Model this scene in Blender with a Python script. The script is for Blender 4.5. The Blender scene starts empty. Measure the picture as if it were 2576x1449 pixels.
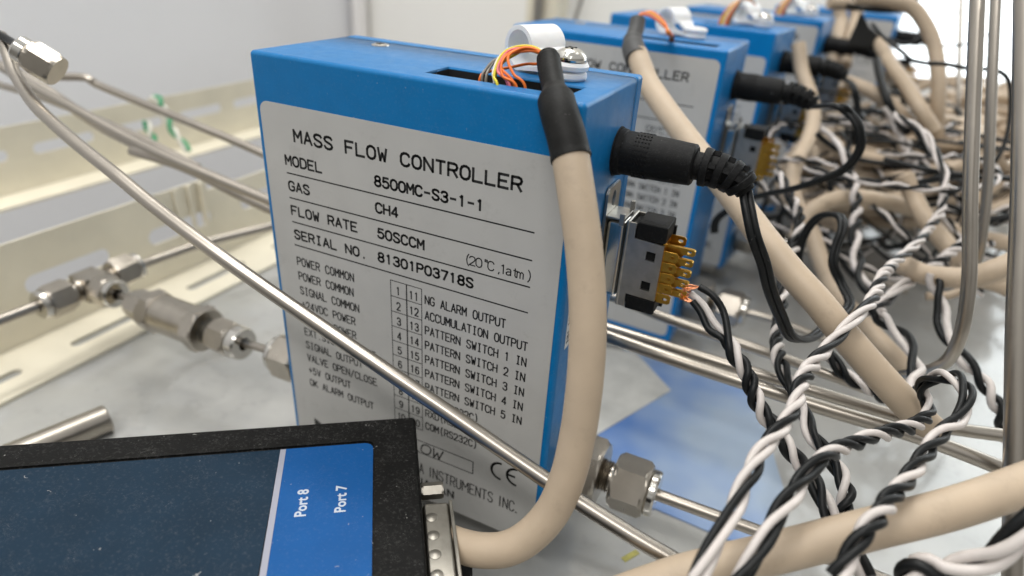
import bpy, bmesh, math, random
from mathutils import Vector, Matrix
random.seed(7)
SC = bpy.context.scene
COL = SC.collection
SC.unit_settings.scale_length = 0.01          # one unit is one centimetre

# ------------------------------------------------------------------ camera
CAM = Vector((12.3532, -11.7421, 14.6045))
FW = Vector((-0.35847776, 0.80566686, -0.47158733))
RT = Vector((0.89874277, 0.43447697, 0.0590864))
UP = Vector((-0.25249779, 0.40265454, 0.87983759))
FPX = 2433.3846 * 2576 / 3840
cd = bpy.data.cameras.new('camera'); cam = bpy.data.objects.new('camera', cd); COL.objects.link(cam)
mw = Matrix((RT, UP, -FW)).transposed().to_4x4(); mw.translation = CAM
cam.matrix_world = mw
cd.sensor_width = 36; cd.lens = 2433.3846 / 3840 * 36; cd.clip_start = 0.1; cd.clip_end = 1000
cd.dof.use_dof = True; cd.dof.focus_distance = 14.3; cd.dof.aperture_fstop = 0.105
SC.camera = cam

# ------------------------------------------------------------------ world, lamps, exposure
w = bpy.data.worlds.new('World'); SC.world = w; w.use_nodes = True
nt = w.node_tree; bg = nt.nodes['Background']
tc = nt.nodes.new('ShaderNodeTexCoord'); sx = nt.nodes.new('ShaderNodeSeparateXYZ')
rp = nt.nodes.new('ShaderNodeValToRGB')
nt.links.new(tc.outputs['Generated'], sx.inputs[0]); 
mp = nt.nodes.new('ShaderNodeMapRange'); mp.inputs[1].default_value = -1; mp.inputs[2].default_value = 1
nt.links.new(sx.outputs['Z'], mp.inputs[0]); nt.links.new(mp.outputs[0], rp.inputs[0])
rp.color_ramp.elements[0].position = 0.50; rp.color_ramp.elements[0].color = (.27, .26, .24, 1)
rp.color_ramp.elements[1].position = 0.72; rp.color_ramp.elements[1].color = (.72, .72, .71, 1)
nt.links.new(rp.outputs[0], bg.inputs[0]); bg.inputs[1].default_value = 0.62
SC.view_settings.view_transform = 'Standard'; SC.view_settings.look = 'None'
SC.view_settings.exposure = 0.52; SC.view_settings.gamma = 1.0
def area(name, loc, target, sx_, sy_, power, col):
    l = bpy.data.lights.new(name, 'AREA'); l.shape = 'RECTANGLE'; l.size = sx_; l.size_y = sy_
    l.energy = power; l.color = col
    o = bpy.data.objects.new(name, l); COL.objects.link(o); o.location = loc
    o.rotation_euler = (Vector(target) - Vector(loc)).to_track_quat('-Z', 'Y').to_euler()
    return o
area('front_fill_lamp', (-10, 75, 150), (0, 15, 0), 150, 14, 95000, (1, .985, .95))
area('front_fill_lamp', (-20, 10, 150), (-5, 10, 0), 150, 14, 75000, (1, .985, .95))
area('front_fill_lamp', (-5, -85, 140), (5, 5, 0), 150, 14, 95000, (1, .975, .94))  # unseen camera-side lamp, added as fill for front faces and label

# ------------------------------------------------------------------ helpers
def at(u, v, d):                      # a point seen at (u, v) of a 2576 wide picture, d deep
    return CAM + (FW + RT * ((u - 1288) / FPX) - UP * ((v - 724.5) / FPX)) * d
def on(u, v, ax, val):
    r = FW + RT * ((u - 1288) / FPX) - UP * ((v - 724.5) / FPX)
    return CAM + r * ((val - CAM[ax]) / r[ax])
V = Vector

class MB:
    def __init__(s): s.v = []; s.f = []; s.sm = []
    def add(s, vs, fs, smooth=False):
        b = len(s.v); s.v += [tuple(p) for p in vs]
        s.f += [tuple(i + b for i in f) for f in fs]; s.sm += [smooth] * len(fs)
    def box(s, lo, hi, M=None):
        x0, y0, z0 = lo; x1, y1, z1 = hi
        P = [V((x, y, z)) for z in (z0, z1) for y in (y0, y1) for x in (x0, x1)]
        if M is not None: P = [M @ p for p in P]
        s.add(P, [(0, 2, 3, 1), (4, 5, 7, 6), (0, 1, 5, 4), (2, 6, 7, 3), (0, 4, 6, 2), (1, 3, 7, 5)])
    def obox(s, c, ax, ay, az, hx, hy, hz):
        M = Matrix((ax, ay, az)).transposed().to_4x4(); M.translation = c
        s.box((-hx, -hy, -hz), (hx, hy, hz), M)
    def lathe(s, p0, axis, prof, seg=28, smooth=True, roll=0.0):
        axis = V(axis).normalized()
        a = axis.orthogonal().normalized(); b = axis.cross(a); p0 = V(p0)
        for (t0, r0), (t1, r1) in zip(prof[:-1], prof[1:]):
            ring = []
            for t, r in ((t0, r0), (t1, r1)):
                for k in range(seg):
                    an = 2 * math.pi * k / seg + roll
                    ring.append(p0 + axis * t + (a * math.cos(an) + b * math.sin(an)) * r)
            flat = abs(t1 - t0) < 1e-6
            s.add(ring, [(k, (k + 1) % seg, seg + (k + 1) % seg, seg + k) for k in range(seg)], smooth and not flat)
    def hexnut(s, p0, axis, L, R, bore=0.0, roll=0.0, ch=0.12):
        # six sided body with turned chamfers at both ends
        axis = V(axis).normalized(); a = axis.orthogonal().normalized(); b = axis.cross(a); p0 = V(p0)
        def ring(t, r, rnd):
            out = []
            for k in range(24):
                an = 2 * math.pi * k / 24
                m = (an + math.pi / 6) % (math.pi / 3) - math.pi / 6
                rr = R * math.cos(math.pi / 6) / math.cos(((an) % (math.pi / 3)) - math.pi / 6)
                rr = min(rr, r) if rnd else rr
                out.append(p0 + axis * t + (a * math.cos(an + roll) + b * math.sin(an + roll)) * rr)
            return out
        rings = [ring(0, R * .88, True), ring(ch * .6, R * .955, True), ring(ch, R, False), ring(L - ch, R, False), ring(L - ch * .6, R * .955, True), ring(L, R * .88, True)]
        for q in range(5):
            s.add(rings[q] + rings[q + 1], [(k, (k + 1) % 24, 24 + (k + 1) % 24, 24 + k) for k in range(24)])
        for rg, t in ((rings[0], 0), (rings[-1], L)):
            if bore:
                inn = [p0 + axis * t + (a * math.cos(2 * math.pi * k / 24 + roll) + b * math.sin(2 * math.pi * k / 24 + roll)) * bore for k in range(24)]
                s.add(rg + inn, [(k, (k + 1) % 24, 24 + (k + 1) % 24, 24 + k) for k in range(24)])
            else:
                s.add(rg, [tuple(range(24))])
    def tube(s, pts, r, seg=14, caps=True, flat=None):
        pts = [V(p) for p in pts]; n = len(pts)
        rr = r if isinstance(r, (list, tuple)) else [r] * n
        T = [(pts[min(i + 1, n - 1)] - pts[max(i - 1, 0)]).normalized() for i in range(n)]
        a = T[0].orthogonal().normalized(); rings = []
        for i in range(n):
            a = (a - T[i] * a.dot(T[i])).normalized(); b = T[i].cross(a)
            for k in range(seg):
                an = 2 * math.pi * k / seg
                rings.append(pts[i] + (a * math.cos(an) + b * math.sin(an)) * rr[i])
        s.add(rings, [(i * seg + k, i * seg + (k + 1) % seg, (i + 1) * seg + (k + 1) % seg, (i + 1) * seg + k) for i in range(n - 1) for k in range(seg)], True)
        if caps:
            s.add(rings[:seg], [tuple(range(seg))]); s.add(rings[-seg:], [tuple(reversed(range(seg)))])
    def build(s, name, m, parent=None, wn=False, bevel=0, bseg=2):
        me = bpy.data.meshes.new(name); me.from_pydata(s.v, [], s.f); me.validate()
        if len(me.polygons) == len(s.sm):
            me.polygons.foreach_set('use_smooth', s.sm)
        o = bpy.data.objects.new(name, me); COL.objects.link(o)
        if m: me.materials.append(m)
        if parent: o.parent = parent
        bm = bmesh.new(); bm.from_mesh(me); bmesh.ops.recalc_face_normals(bm, faces=bm.faces)
        if bevel:
            bmesh.ops.remove_doubles(bm, verts=bm.verts, dist=1e-4)
            ed = [e for e in bm.edges if len(e.link_faces) == 2 and e.calc_face_angle(0) > 0.6]
            bmesh.ops.bevel(bm, geom=ed, offset=bevel, segments=bseg, profile=.5, affect='EDGES', clamp_overlap=True)
            for f in bm.faces: f.smooth = True
        bm.to_mesh(me); bm.free()
        if bevel or wn:
            md = o.modifiers.new('wn', 'WEIGHTED_NORMAL'); md.keep_sharp = True; md.weight = 80
        return o

def spline(pts, n=8):
    P = [V(p) for p in pts]; P = [P[0] * 2 - P[1]] + P + [P[-1] * 2 - P[-2]]; out = []
    for i in range(1, len(P) - 2):
        p0, p1, p2, p3 = P[i - 1:i + 3]
        for k in range(n):
            t = k / n; t2 = t * t; t3 = t2 * t
            out.append(.5 * ((2 * p1) + (p2 - p0) * t + (2 * p0 - 5 * p1 + 4 * p2 - p3) * t2 + (3 * p1 - p0 - 3 * p2 + p3) * t3))
    out.append(P[-2]); return out
def resample(pts, step):
    out = [pts[0]]; acc = 0
    for a, b in zip(pts[:-1], pts[1:]):
        L = (b - a).length
        while acc + L >= step:
            t = (step - acc) / L; a = a.lerp(b, t); out.append(a); L = (b - a).length; acc = 0
        acc += L
    return out
def pix(lst): return [at(*p) for p in lst]

def plate(outer, holes, th, M):
    """flat plate with holes: outline polygons in 2-D, thickness th, placed by M (z is the normal)"""
    cu = bpy.data.curves.new('plate', 'CURVE'); cu.dimensions = '2D'; cu.fill_mode = 'BOTH'; cu.extrude = th / 2
    for poly in [outer] + holes:
        sp = cu.splines.new('POLY'); sp.points.add(len(poly) - 1)
        for q, (x, y) in zip(sp.points, poly): q.co = (x, y, 0, 1)
        sp.use_cyclic_u = True
    ob = bpy.data.objects.new('plate', cu); me = bpy.data.meshes.new_from_object(ob)
    bpy.data.objects.remove(ob); bpy.data.curves.remove(cu)
    vs = [M @ v.co for v in me.vertices]; fs = [tuple(p.vertices) for p in me.polygons]
    bpy.data.meshes.remove(me); return vs, fs
def rrect(x0, y0, x1, y1, r, n=6):
    out = []
    for cx, cy, a0 in ((x1 - r, y1 - r, 0), (x0 + r, y1 - r, 90), (x0 + r, y0 + r, 180), (x1 - r, y0 + r, 270)):
        for k in range(n + 1):
            a = math.radians(a0 + 90 * k / n); out.append((cx + r * math.cos(a), cy + r * math.sin(a)))
    return out
def circ(cx, cy, rx, ry=None, n=14):
    ry = ry or rx
    return [(cx + rx * math.cos(2 * math.pi * k / n), cy + ry * math.sin(2 * math.pi * k / n)) for k in range(n)]
def frame(o, x, y, z=None):
    x = V(x).normalized(); y = V(y).normalized(); z = x.cross(y).normalized()
    M = Matrix((x, y, z)).transposed().to_4x4(); M.translation = V(o); return M

def thing(name, label, cat, loc=(0, 0, 0), group=None):
    o = bpy.data.objects.new(name, None); COL.objects.link(o); o.location = loc; o.empty_display_size = .5
    return tag(o, label, cat, group)
def tag(o, label, cat, group=None):
    o['label'] = label; o['category'] = cat
    if group: o['group'] = group
    return o
def copy_tree(o, parent=None):
    c = o.copy(); COL.objects.link(c); c.parent = parent
    for ch in list(o.children): copy_tree(ch, c)
    return c

# ------------------------------------------------------------------ materials
def mat(name, col, rough=.5, metal=0.0, var=0.0, vscale=6, bump=0.0, bscale=40, dust=0.0, dscale=9, dsize=.035,
        spec=.5, trans=0.0, sss=0.0, aniso=0.0, coat=0.0, emit=None, rvar=0.0, smudge=0.0):
    m = bpy.data.materials.new(name); m.use_nodes = True; n = m.node_tree; b = n.nodes['Principled BSDF']
    b.inputs['Base Color'].default_value = (*col, 1); b.inputs['Roughness'].default_value = rough
    b.inputs['Metallic'].default_value = metal; b.inputs['Specular IOR Level'].default_value = spec
    b.inputs['Transmission Weight'].default_value = trans; b.inputs['Coat Weight'].default_value = coat
    if sss:
        b.inputs['Subsurface Weight'].default_value = sss; b.inputs['Subsurface Radius'].default_value = (.3, .25, .2)
        b.inputs['Subsurface Scale'].default_value = .3
    if aniso: b.inputs['Anisotropic'].default_value = aniso
    if emit: b.inputs['Emission Color'].default_value = (*emit[0], 1); b.inputs['Emission Strength'].default_value = emit[1]
    tc = n.nodes.new('ShaderNodeTexCoord'); src = None
    def noise(sc, det=5):
        t = n.nodes.new('ShaderNodeTexNoise'); t.inputs['Scale'].default_value = sc; t.inputs['Detail'].default_value = det
        n.links.new(tc.outputs['Object'], t.inputs['Vector']); return t
    if var:
        t = noise(vscale); mr = n.nodes.new('ShaderNodeMapRange'); mr.inputs[1].default_value = .3; mr.inputs[2].default_value = .7
        mr.inputs[3].default_value = 1 - var; mr.inputs[4].default_value = 1 + var
        n.links.new(t.outputs['Fac'], mr.inputs[0])
        mx = n.nodes.new('ShaderNodeVectorMath'); mx.operation = 'SCALE'; mx.inputs[0].default_value = col
        n.links.new(mr.outputs[0], mx.inputs['Scale']); src = mx.outputs[0]
    if smudge:
        t = noise(1.3, 8); t.inputs['Roughness'].default_value = .75
        mr = n.nodes.new('ShaderNodeMapRange'); mr.inputs[1].default_value = .56; mr.inputs[2].default_value = .74; mr.inputs[4].default_value = smudge
        n.links.new(t.outputs['Fac'], mr.inputs[0])
        mix = n.nodes.new('ShaderNodeMix'); mix.data_type = 'RGBA'; n.links.new(mr.outputs[0], mix.inputs[0])
        mix.inputs[7].default_value = (col[0] * .4 + .03, col[1] * .4 + .028, col[2] * .4 + .02, 1)
        if src: n.links.new(src, mix.inputs[6])
        else: mix.inputs[6].default_value = (*col, 1)
        src = mix.outputs[2]
    if dust:
        vo = n.nodes.new('ShaderNodeTexVoronoi'); vo.inputs['Scale'].default_value = dscale; vo.inputs['Randomness'].default_value = 1
        t2 = noise(3, 2); ad = n.nodes.new('ShaderNodeVectorMath'); ad.operation = 'ADD'
        n.links.new(tc.outputs['Object'], ad.inputs[0]); n.links.new(t2.outputs['Color'], ad.inputs[1]); n.links.new(ad.outputs[0], vo.inputs['Vector'])
        lt = n.nodes.new('ShaderNodeMapRange'); lt.inputs[1].default_value = dsize * 3; lt.inputs[2].default_value = dsize * .6
        lt.inputs[3].default_value = 0; lt.inputs[4].default_value = dust
        n.links.new(vo.outputs['Distance'], lt.inputs[0])
        t3 = noise(14, 6); m3 = n.nodes.new('ShaderNodeMapRange'); m3.inputs[1].default_value = .55; m3.inputs[2].default_value = .8
        m3.inputs[4].default_value = dust * .35; n.links.new(t3.outputs['Fac'], m3.inputs[0])
        am = n.nodes.new('ShaderNodeMath'); am.operation = 'ADD'; am.use_clamp = True
        n.links.new(lt.outputs[0], am.inputs[0]); n.links.new(m3.outputs[0], am.inputs[1])
        # sparse larger flecks and lint
        vo2 = n.nodes.new('ShaderNodeTexVoronoi'); vo2.inputs['Scale'].default_value = 2.1; n.links.new(ad.outputs[0], vo2.inputs['Vector'])
        l2 = n.nodes.new('ShaderNodeMapRange'); l2.inputs[1].default_value = .075; l2.inputs[2].default_value = .035; l2.inputs[4].default_value = min(.9, dust * 3)
        n.links.new(vo2.outputs['Distance'], l2.inputs[0])
        t4 = noise(5.5, 2); t4.inputs['Distortion'].default_value = 2.5
        l3 = n.nodes.new('ShaderNodeMath'); l3.operation = 'SUBTRACT'; l3.inputs[1].default_value = .5; n.links.new(t4.outputs['Fac'], l3.inputs[0])
        l4 = n.nodes.new('ShaderNodeMath'); l4.operation = 'ABSOLUTE'; n.links.new(l3.outputs[0], l4.inputs[0])
        l5 = n.nodes.new('ShaderNodeMapRange'); l5.inputs[1].default_value = .006; l5.inputs[2].default_value = .002; l5.inputs[4].default_value = dust * 1.0; n.links.new(l4.outputs[0], l5.inputs[0])
        t6 = noise(1.7, 3); l6 = n.nodes.new('ShaderNodeMapRange'); l6.inputs[1].default_value = .5; l6.inputs[2].default_value = .62; n.links.new(t6.outputs['Fac'], l6.inputs[0])
        l7 = n.nodes.new('ShaderNodeMath'); l7.operation = 'MULTIPLY'; n.links.new(l5.outputs[0], l7.inputs[0]); n.links.new(l6.outputs[0], l7.inputs[1])
        a2 = n.nodes.new('ShaderNodeMath'); a2.operation = 'ADD'; n.links.new(am.outputs[0], a2.inputs[0]); n.links.new(l2.outputs[0], a2.inputs[1])
        a3 = n.nodes.new('ShaderNodeMath'); a3.operation = 'ADD'; a3.use_clamp = True; n.links.new(a2.outputs[0], a3.inputs[0]); n.links.new(l7.outputs[0], a3.inputs[1]); am = a3
        mix = n.nodes.new('ShaderNodeMix'); mix.data_type = 'RGBA'
        n.links.new(am.outputs[0], mix.inputs[0]); mix.inputs[7].default_value = (.42, .41, .39, 1)
        if src: n.links.new(src, mix.inputs[6])
        else: mix.inputs[6].default_value = (*col, 1)
        src = mix.outputs[2]
    if src: n.links.new(src, b.inputs['Base Color'])
    if rvar:
        t = noise(vscale * 1.7); mr = n.nodes.new('ShaderNodeMapRange'); mr.inputs[3].default_value = max(.02, rough - rvar); mr.inputs[4].default_value = rough + rvar
        n.links.new(t.outputs['Fac'], mr.inputs[0]); n.links.new(mr.outputs[0], b.inputs['Roughness'])
    if bump:
        t = noise(bscale, 4); bp = n.nodes.new('ShaderNodeBump'); bp.inputs['Strength'].default_value = bump
        bp.inputs['Distance'].default_value = .02
        n.links.new(t.outputs['Fac'], bp.inputs['Height']); n.links.new(bp.outputs[0], b.inputs['Normal'])
    return m
blue = mat('blue_paint', (.0, .150, .395), .36, var=.05, vscale=2, bump=.2, bscale=60, dust=.17, dscale=5, dsize=.03, rvar=.1, spec=.3, smudge=.12)
blue_far = mat('blue_paint_plain', (.0, .158, .43), .36, var=.06, vscale=2, spec=.3)
silver = mat('silver_label', (.50, .495, .475), .45, metal=.15, var=.035, vscale=.9, bump=.1, bscale=90, rvar=.08, smudge=.25)
ink = mat('black_print', (.012, .012, .012), .5)
steel = mat('tube_steel', (.39, .355, .31), .32, metal=1, var=.05, vscale=.8, rvar=.05)
nutm = mat('machined_steel', (.41, .375, .325), .29, metal=1, var=.10, vscale=1.5, rvar=.04)
chrome = mat('bright_steel', (.58, .56, .52), .16, metal=1, var=.05, bump=.05)
tin = mat('tinned_sheet', (.45, .435, .40), .34, metal=1, var=.12, vscale=4, bump=.15, bscale=30, rvar=.08)
beige = mat('beige_pvc', (.455, .36, .26), .55, smudge=.3, rvar=.08, var=.05, vscale=1.5, bump=.08, bscale=25, dust=.0, sss=.05)
shrink = mat('black_shrink', (.0085, .0085, .008), .55, spec=.16, var=.2, vscale=4, bump=.3, bscale=12, dust=.06, dscale=6, dsize=.02)
blackp = mat('black_plastic', (.005, .0052, .0055), .55, spec=.16, var=.15, vscale=8, bump=.35, bscale=45, dust=.09, dscale=8, dsize=.025)
blackw = mat('black_wire', (.006, .0068, .0072), .42, spec=.24, smudge=.3, var=.2, vscale=6, bump=.15, bscale=14, dust=.05, dscale=7, dsize=.02)
whitew = mat('white_wire', (.56, .515, .485), .45, smudge=.5, var=.06, vscale=5, bump=.1, bscale=14, sss=.05)
gold = mat('gold_plate', (.62, .38, .07), .3, metal=1, var=.1, vscale=8)
copper = mat('copper_strand', (.85, .38, .20), .3, metal=1)
nylon = mat('white_nylon', (.92, .92, .92), .4, var=.02, sss=.35, bump=.05, trans=.25)
wire_c = {k: mat(k + '_insulation', c, .36, var=.05, sss=.03) for k, c in
          dict(orange=(.80, .17, .015), yellow=(.66, .55, .02), purple=(.42, .10, .16), white=(.75, .68, .60), grey=(.22, .20, .17), brown=(.30, .07, .02), pink=(.72, .17, .19)).items()}
nickel = mat('worn_nickel', (.33, .31, .27), .36, metal=1, var=.15, vscale=3, smudge=.4)
hubm = mat('black_enamel', (.006, .006, .0056), .6, spec=.12, var=.2, vscale=3, bump=.3, bscale=30, dust=.22, dscale=5.5, dsize=.03)
navy = mat('navy_print', (.0075, .0225, .042), .55, spec=.13, var=.1, vscale=1, bump=.15, bscale=45, dust=.2, dscale=6, dsize=.03)
hblue = mat('blue_print', (.003, .072, .245), .5, spec=.16, var=.05, vscale=1, bump=.15, bscale=45, dust=.12, dscale=6, dsize=.028)
hgrey = mat('grey_print', (.28, .285, .34), .5, dust=.15, dscale=6)
hwhite = mat('white_print', (.42, .47, .54), .5)
cream = mat('cream_paint', (.74, .69, .56), .38, smudge=.12, var=.05, vscale=.5, bump=.15, bscale=6)
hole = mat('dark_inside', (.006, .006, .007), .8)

# ------------------------------------------------------------------ the setting
def sheet(name, pts, m, uvs=None):
    mb = MB(); mb.add(pts, [tuple(range(len(pts)))]); o = mb.build(name, m); return o
def benchmat():
    m = mat('bench_steel', (.50, .50, .49), .2, metal=.1, bump=.02, bscale=1.2, coat=.35, spec=.5)
    n = m.node_tree; b = n.nodes['Principled BSDF']; tc = n.nodes.new('ShaderNodeTexCoord')
    t = n.nodes.new('ShaderNodeTexNoise'); t.inputs['Scale'].default_value = .22; t.inputs['Detail'].default_value = 7; t.inputs['Roughness'].default_value = .62
    n.links.new(tc.outputs['Object'], t.inputs['Vector'])
    cr = n.nodes.new('ShaderNodeValToRGB'); e = cr.color_ramp.elements
    e[0].position = .3; e[0].color = (.36, .352, .325, 1); e[1].position = .64; e[1].color = (.44, .437, .415, 1)
    x = cr.color_ramp.elements.new(.44); x.color = (.39, .392, .378, 1)
    n.links.new(t.outputs['Fac'], cr.inputs[0])
    # dusty grey smudges with worn outlines
    t2 = n.nodes.new('ShaderNodeTexNoise'); t2.inputs['Scale'].default_value = 1.6; t2.inputs['Detail'].default_value = 9; t2.inputs['Roughness'].default_value = .7
    n.links.new(tc.outputs['Object'], t2.inputs['Vector'])
    mr = n.nodes.new('ShaderNodeMapRange'); mr.inputs[1].default_value = .56; mr.inputs[2].default_value = .78; mr.inputs[4].default_value = .4
    n.links.new(t2.outputs['Fac'], mr.inputs[0])
    mx = n.nodes.new('ShaderNodeMix'); mx.data_type = 'RGBA'; mx.inputs[7].default_value = (.20, .20, .19, 1)
    n.links.new(mr.outputs[0], mx.inputs[0]); n.links.new(cr.outputs[0], mx.inputs[6]); n.links.new(mx.outputs[2], b.inputs['Base Color'])
    m2 = n.nodes.new('ShaderNodeMapRange'); m2.inputs[3].default_value = .05; m2.inputs[4].default_value = .22
    n.links.new(t.outputs['Fac'], m2.inputs[0]); n.links.new(m2.outputs[0], b.inputs['Roughness'])
    return m
bm_ = MB(); bm_.box((-15.1, -14, -3.0), (70, 61.5, -1.5)); bench = bm_.build('bench_top', benchmat()); bench['kind'] = 'structure'
wallm = mat('wall_paint', (.84, .845, .865), .7, var=.02, vscale=.05)
wallm2 = mat('back_wall_paint', (.88, .87, .83), .7, var=.02, vscale=.05)
a = MB(); a.box((-46.5, -60, -60), (-45, 62, 120)); a.build('left_wall', wallm)['kind'] = 'structure'
WX0, WX1, WZ0, WZ1 = 16.5, 62, 4.9, 60
a = MB()
for lo, hi in (((-45, 62, -60), (WX0, 63.5, 120)), ((WX1, 62, -60), (110, 63.5, 120)), ((WX0, 62, -60), (WX1, 63.5, WZ0)), ((WX0, 62, WZ1), (WX1, 63.5, 120))):
    a.box(lo, hi)
a.build('back_wall', wallm2)['kind'] = 'structure'
a = MB(); a.box((-46.5, -60, -61), (110, 62, -60)); a.build('floor', mat('floor_vinyl', (.55, .54, .56), .5, var=.05, vscale=.05))['kind'] = 'structure'
win = thing('window', 'bright window with horizontal blinds at the back of the bench', 'window', (39, 62.6, 5))
wl = mat('daylight', (1, 1, 1), .5, emit=((.90, .97, 1.0), 1.25))
def child(o, root):                                    # parent while keeping world coordinates
    o.parent = root; o.matrix_parent_inverse = Matrix.Translation(-root.location); return o
a = MB(); a.box((WX0 + .3, 63.3, WZ0 + .3), (WX1 - .3, 63.4, WZ1 - .3)); child(a.build('pane', wl), win)
a = MB()
for lo, hi in (((WX0, 62.2, WZ0), (WX1, 62.9, WZ0 + .35)), ((WX0, 62.2, WZ1 - .5), (WX1, 62.9, WZ1)), ((WX0, 62.2, WZ0 + .35), (WX0 + .5, 62.9, WZ1 - .5)), ((WX1 - .5, 62.2, WZ0 + .35), (WX1, 62.9, WZ1 - .5))):
    a.box(lo, hi)
child(a.build('window_frame', mat('dark_frame', (.25, .25, .25), .5)), win)
slm = mat('blind_slat', (.85, .88, .9), .5, emit=((.9, .97, 1), .7))  # daylight through the blind painted in as the slats' own glow
slat = MB(); slat.obox(V((39, 62.45, 0)), V((1, 0, 0)), V((0, .8, .6)), V((0, -.6, .8)), 22, .16, .015)
s0 = slat.build('blind_slat', slm); s0.location = (0, 0, WZ0 + 1); child(s0, win)
for k in range(1, 44):
    c = s0.copy(); COL.objects.link(c); c.location.z = WZ0 + 1 + k * .9
pc = MB()
p0 = on(890, 40, 0, -44.0)
pc.lathe((-43.6, 60.6, -59.9), (0, 0, 1), [(0, 0), (0, 1.0), (170, 1.0), (170, 0)], 20)
tag(pc.build('white_wall_pipe', mat('white_enamel', (.82, .8, .78), .35)), 'white vertical pipe running down the corner of the far walls', 'pipe')

# ------------------------------------------------------------------ stroke lettering
G = {}
def gl(c, *strokes): G[c] = [[tuple(float(q) for q in p.split(',')) for p in s.split()] for s in strokes]
gl('A', '0,0 2,6 4,0', '.7,2 3.3,2'); gl('B', '0,0 0,6 2.7,6 3.5,5.6 3.8,4.7 3.5,3.7 2.7,3.2 0,3.2', '2.7,3.2 3.7,2.6 4,1.6 3.7,.6 2.8,0 0,0')
gl('C', '4,4.7 3.6,5.5 2.7,6 1.5,6 .5,5.4 0,4.2 0,1.8 .5,.6 1.5,0 2.7,0 3.6,.5 4,1.3'); gl('D', '0,0 0,6 2.2,6 3.4,5.4 4,4.2 4,1.8 3.4,.6 2.2,0 0,0')
gl('E', '4,6 0,6 0,0 4,0', '0,3.1 3.2,3.1'); gl('F', '4,6 0,6 0,0', '0,3.1 3.2,3.1')
gl('G', '4,4.7 3.6,5.5 2.7,6 1.5,6 .5,5.4 0,4.2 0,1.8 .5,.6 1.5,0 2.7,0 3.6,.5 4,1.3 4,2.8 2.4,2.8'); gl('H', '0,0 0,6', '4,0 4,6', '0,3.1 4,3.1')
gl('I', '2,0 2,6', '.9,6 3.1,6', '.9,0 3.1,0'); gl('J', '4,6 4,1.6 3.5,.5 2.5,0 1.5,0 .5,.5 0,1.6'); gl('K', '0,0 0,6', '4,6 0,2.2', '1.3,3.5 4,0'); gl('L', '0,6 0,0 4,0')
gl('M', '0,0 0,6 2,2.4 4,6 4,0'); gl('N', '0,0 0,6 4,0 4,6')
gl('O', '1.5,0 .5,.6 0,1.8 0,4.2 .5,5.4 1.5,6 2.5,6 3.5,5.4 4,4.2 4,1.8 3.5,.6 2.5,0 1.5,0')
gl('P', '0,0 0,6 2.7,6 3.6,5.6 4,4.5 3.6,3.4 2.7,2.9 0,2.9'); gl('R', '0,0 0,6 2.7,6 3.6,5.6 4,4.5 3.6,3.4 2.7,2.9 0,2.9', '2.2,2.9 4,0')
gl('S', '3.9,4.9 3.4,5.7 2.4,6 1.5,6 .5,5.6 .1,4.7 .5,3.8 1.4,3.3 2.7,2.8 3.6,2.3 4,1.4 3.5,.4 2.5,0 1.4,0 .5,.4 0,1.3')
gl('T', '0,6 4,6', '2,6 2,0'); gl('U', '0,6 0,1.7 .5,.5 1.5,0 2.5,0 3.5,.5 4,1.7 4,6'); gl('V', '0,6 2,0 4,6'); gl('W', '0,6 .9,0 2,3.8 3.1,0 4,6')
gl('X', '0,0 4,6', '0,6 4,0'); gl('Y', '0,6 2,3 4,6', '2,3 2,0'); gl('Z', '0,6 4,6 0,0 4,0')
gl('0', *[' '.join(f'{x},{y}' for x, y in s) for s in G['O']]); gl('1', '1,5 2.1,6 2.1,0'); gl('2', '.1,4.6 .5,5.6 1.5,6 2.6,6 3.6,5.5 3.9,4.4 3.4,3.2 0,0 4,0')
gl('3', '.2,5 .9,5.8 1.8,6 2.6,6 3.5,5.5 3.8,4.5 3.3,3.5 2.3,3.2 1.6,3.2', '2.3,3.2 3.6,2.7 4,1.6 3.6,.5 2.5,0 1.6,0 .6,.4 0,1.2')
gl('4', '3,0 3,6 0,1.6 4,1.6'); gl('5', '3.7,6 .6,6 .3,3.3 1.3,3.8 2.4,3.9 3.5,3.3 4,2 3.5,.6 2.4,0 1.3,0 .4,.5 0,1.2')
gl('6', '3.6,5.2 2.9,5.9 1.8,6 .7,5.3 .1,3.8 0,1.8 .5,.6 1.5,0 2.5,0 3.5,.6 4,1.8 3.5,3 2.5,3.6 1.4,3.5 .3,2.6'); gl('7', '0,6 4,6 1.6,0')
gl('8', '1.5,3.2 .6,3.8 .3,4.7 .7,5.6 1.6,6 2.4,6 3.3,5.6 3.7,4.7 3.4,3.8 2.5,3.2 1.5,3.2 .5,2.6 0,1.6 .5,.5 1.5,0 2.5,0 3.5,.5 4,1.6 3.5,2.6 2.5,3.2')
gl('9', '3.7,3.3 2.6,2.4 1.5,2.4 .5,3 0,4.2 .5,5.4 1.5,6 2.5,6 3.5,5.4 4,4.2 3.9,2.2 3.3,.7 2.2,0 1,.1 .4,.7')
gl('-', '.4,3 3.6,3'); gl('.', '1.8,0 2.2,0'); gl(',', '2.1,.3 1.6,-1'); gl('/', '0,-.6 4,6.4'); gl('+', '0,3 4,3', '2,5 2,1'); gl(':', '2,1 2,1.3', '2,4 2,4.3')
gl('(', '3,7 2,5.4 1.6,3 2,.6 3,-1'); gl(')', '1,7 2,5.4 2.4,3 2,.6 1,-1'); gl('o', '1.2,5 1.2,6.2 2.6,6.2 2.6,5 1.2,5')
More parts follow.
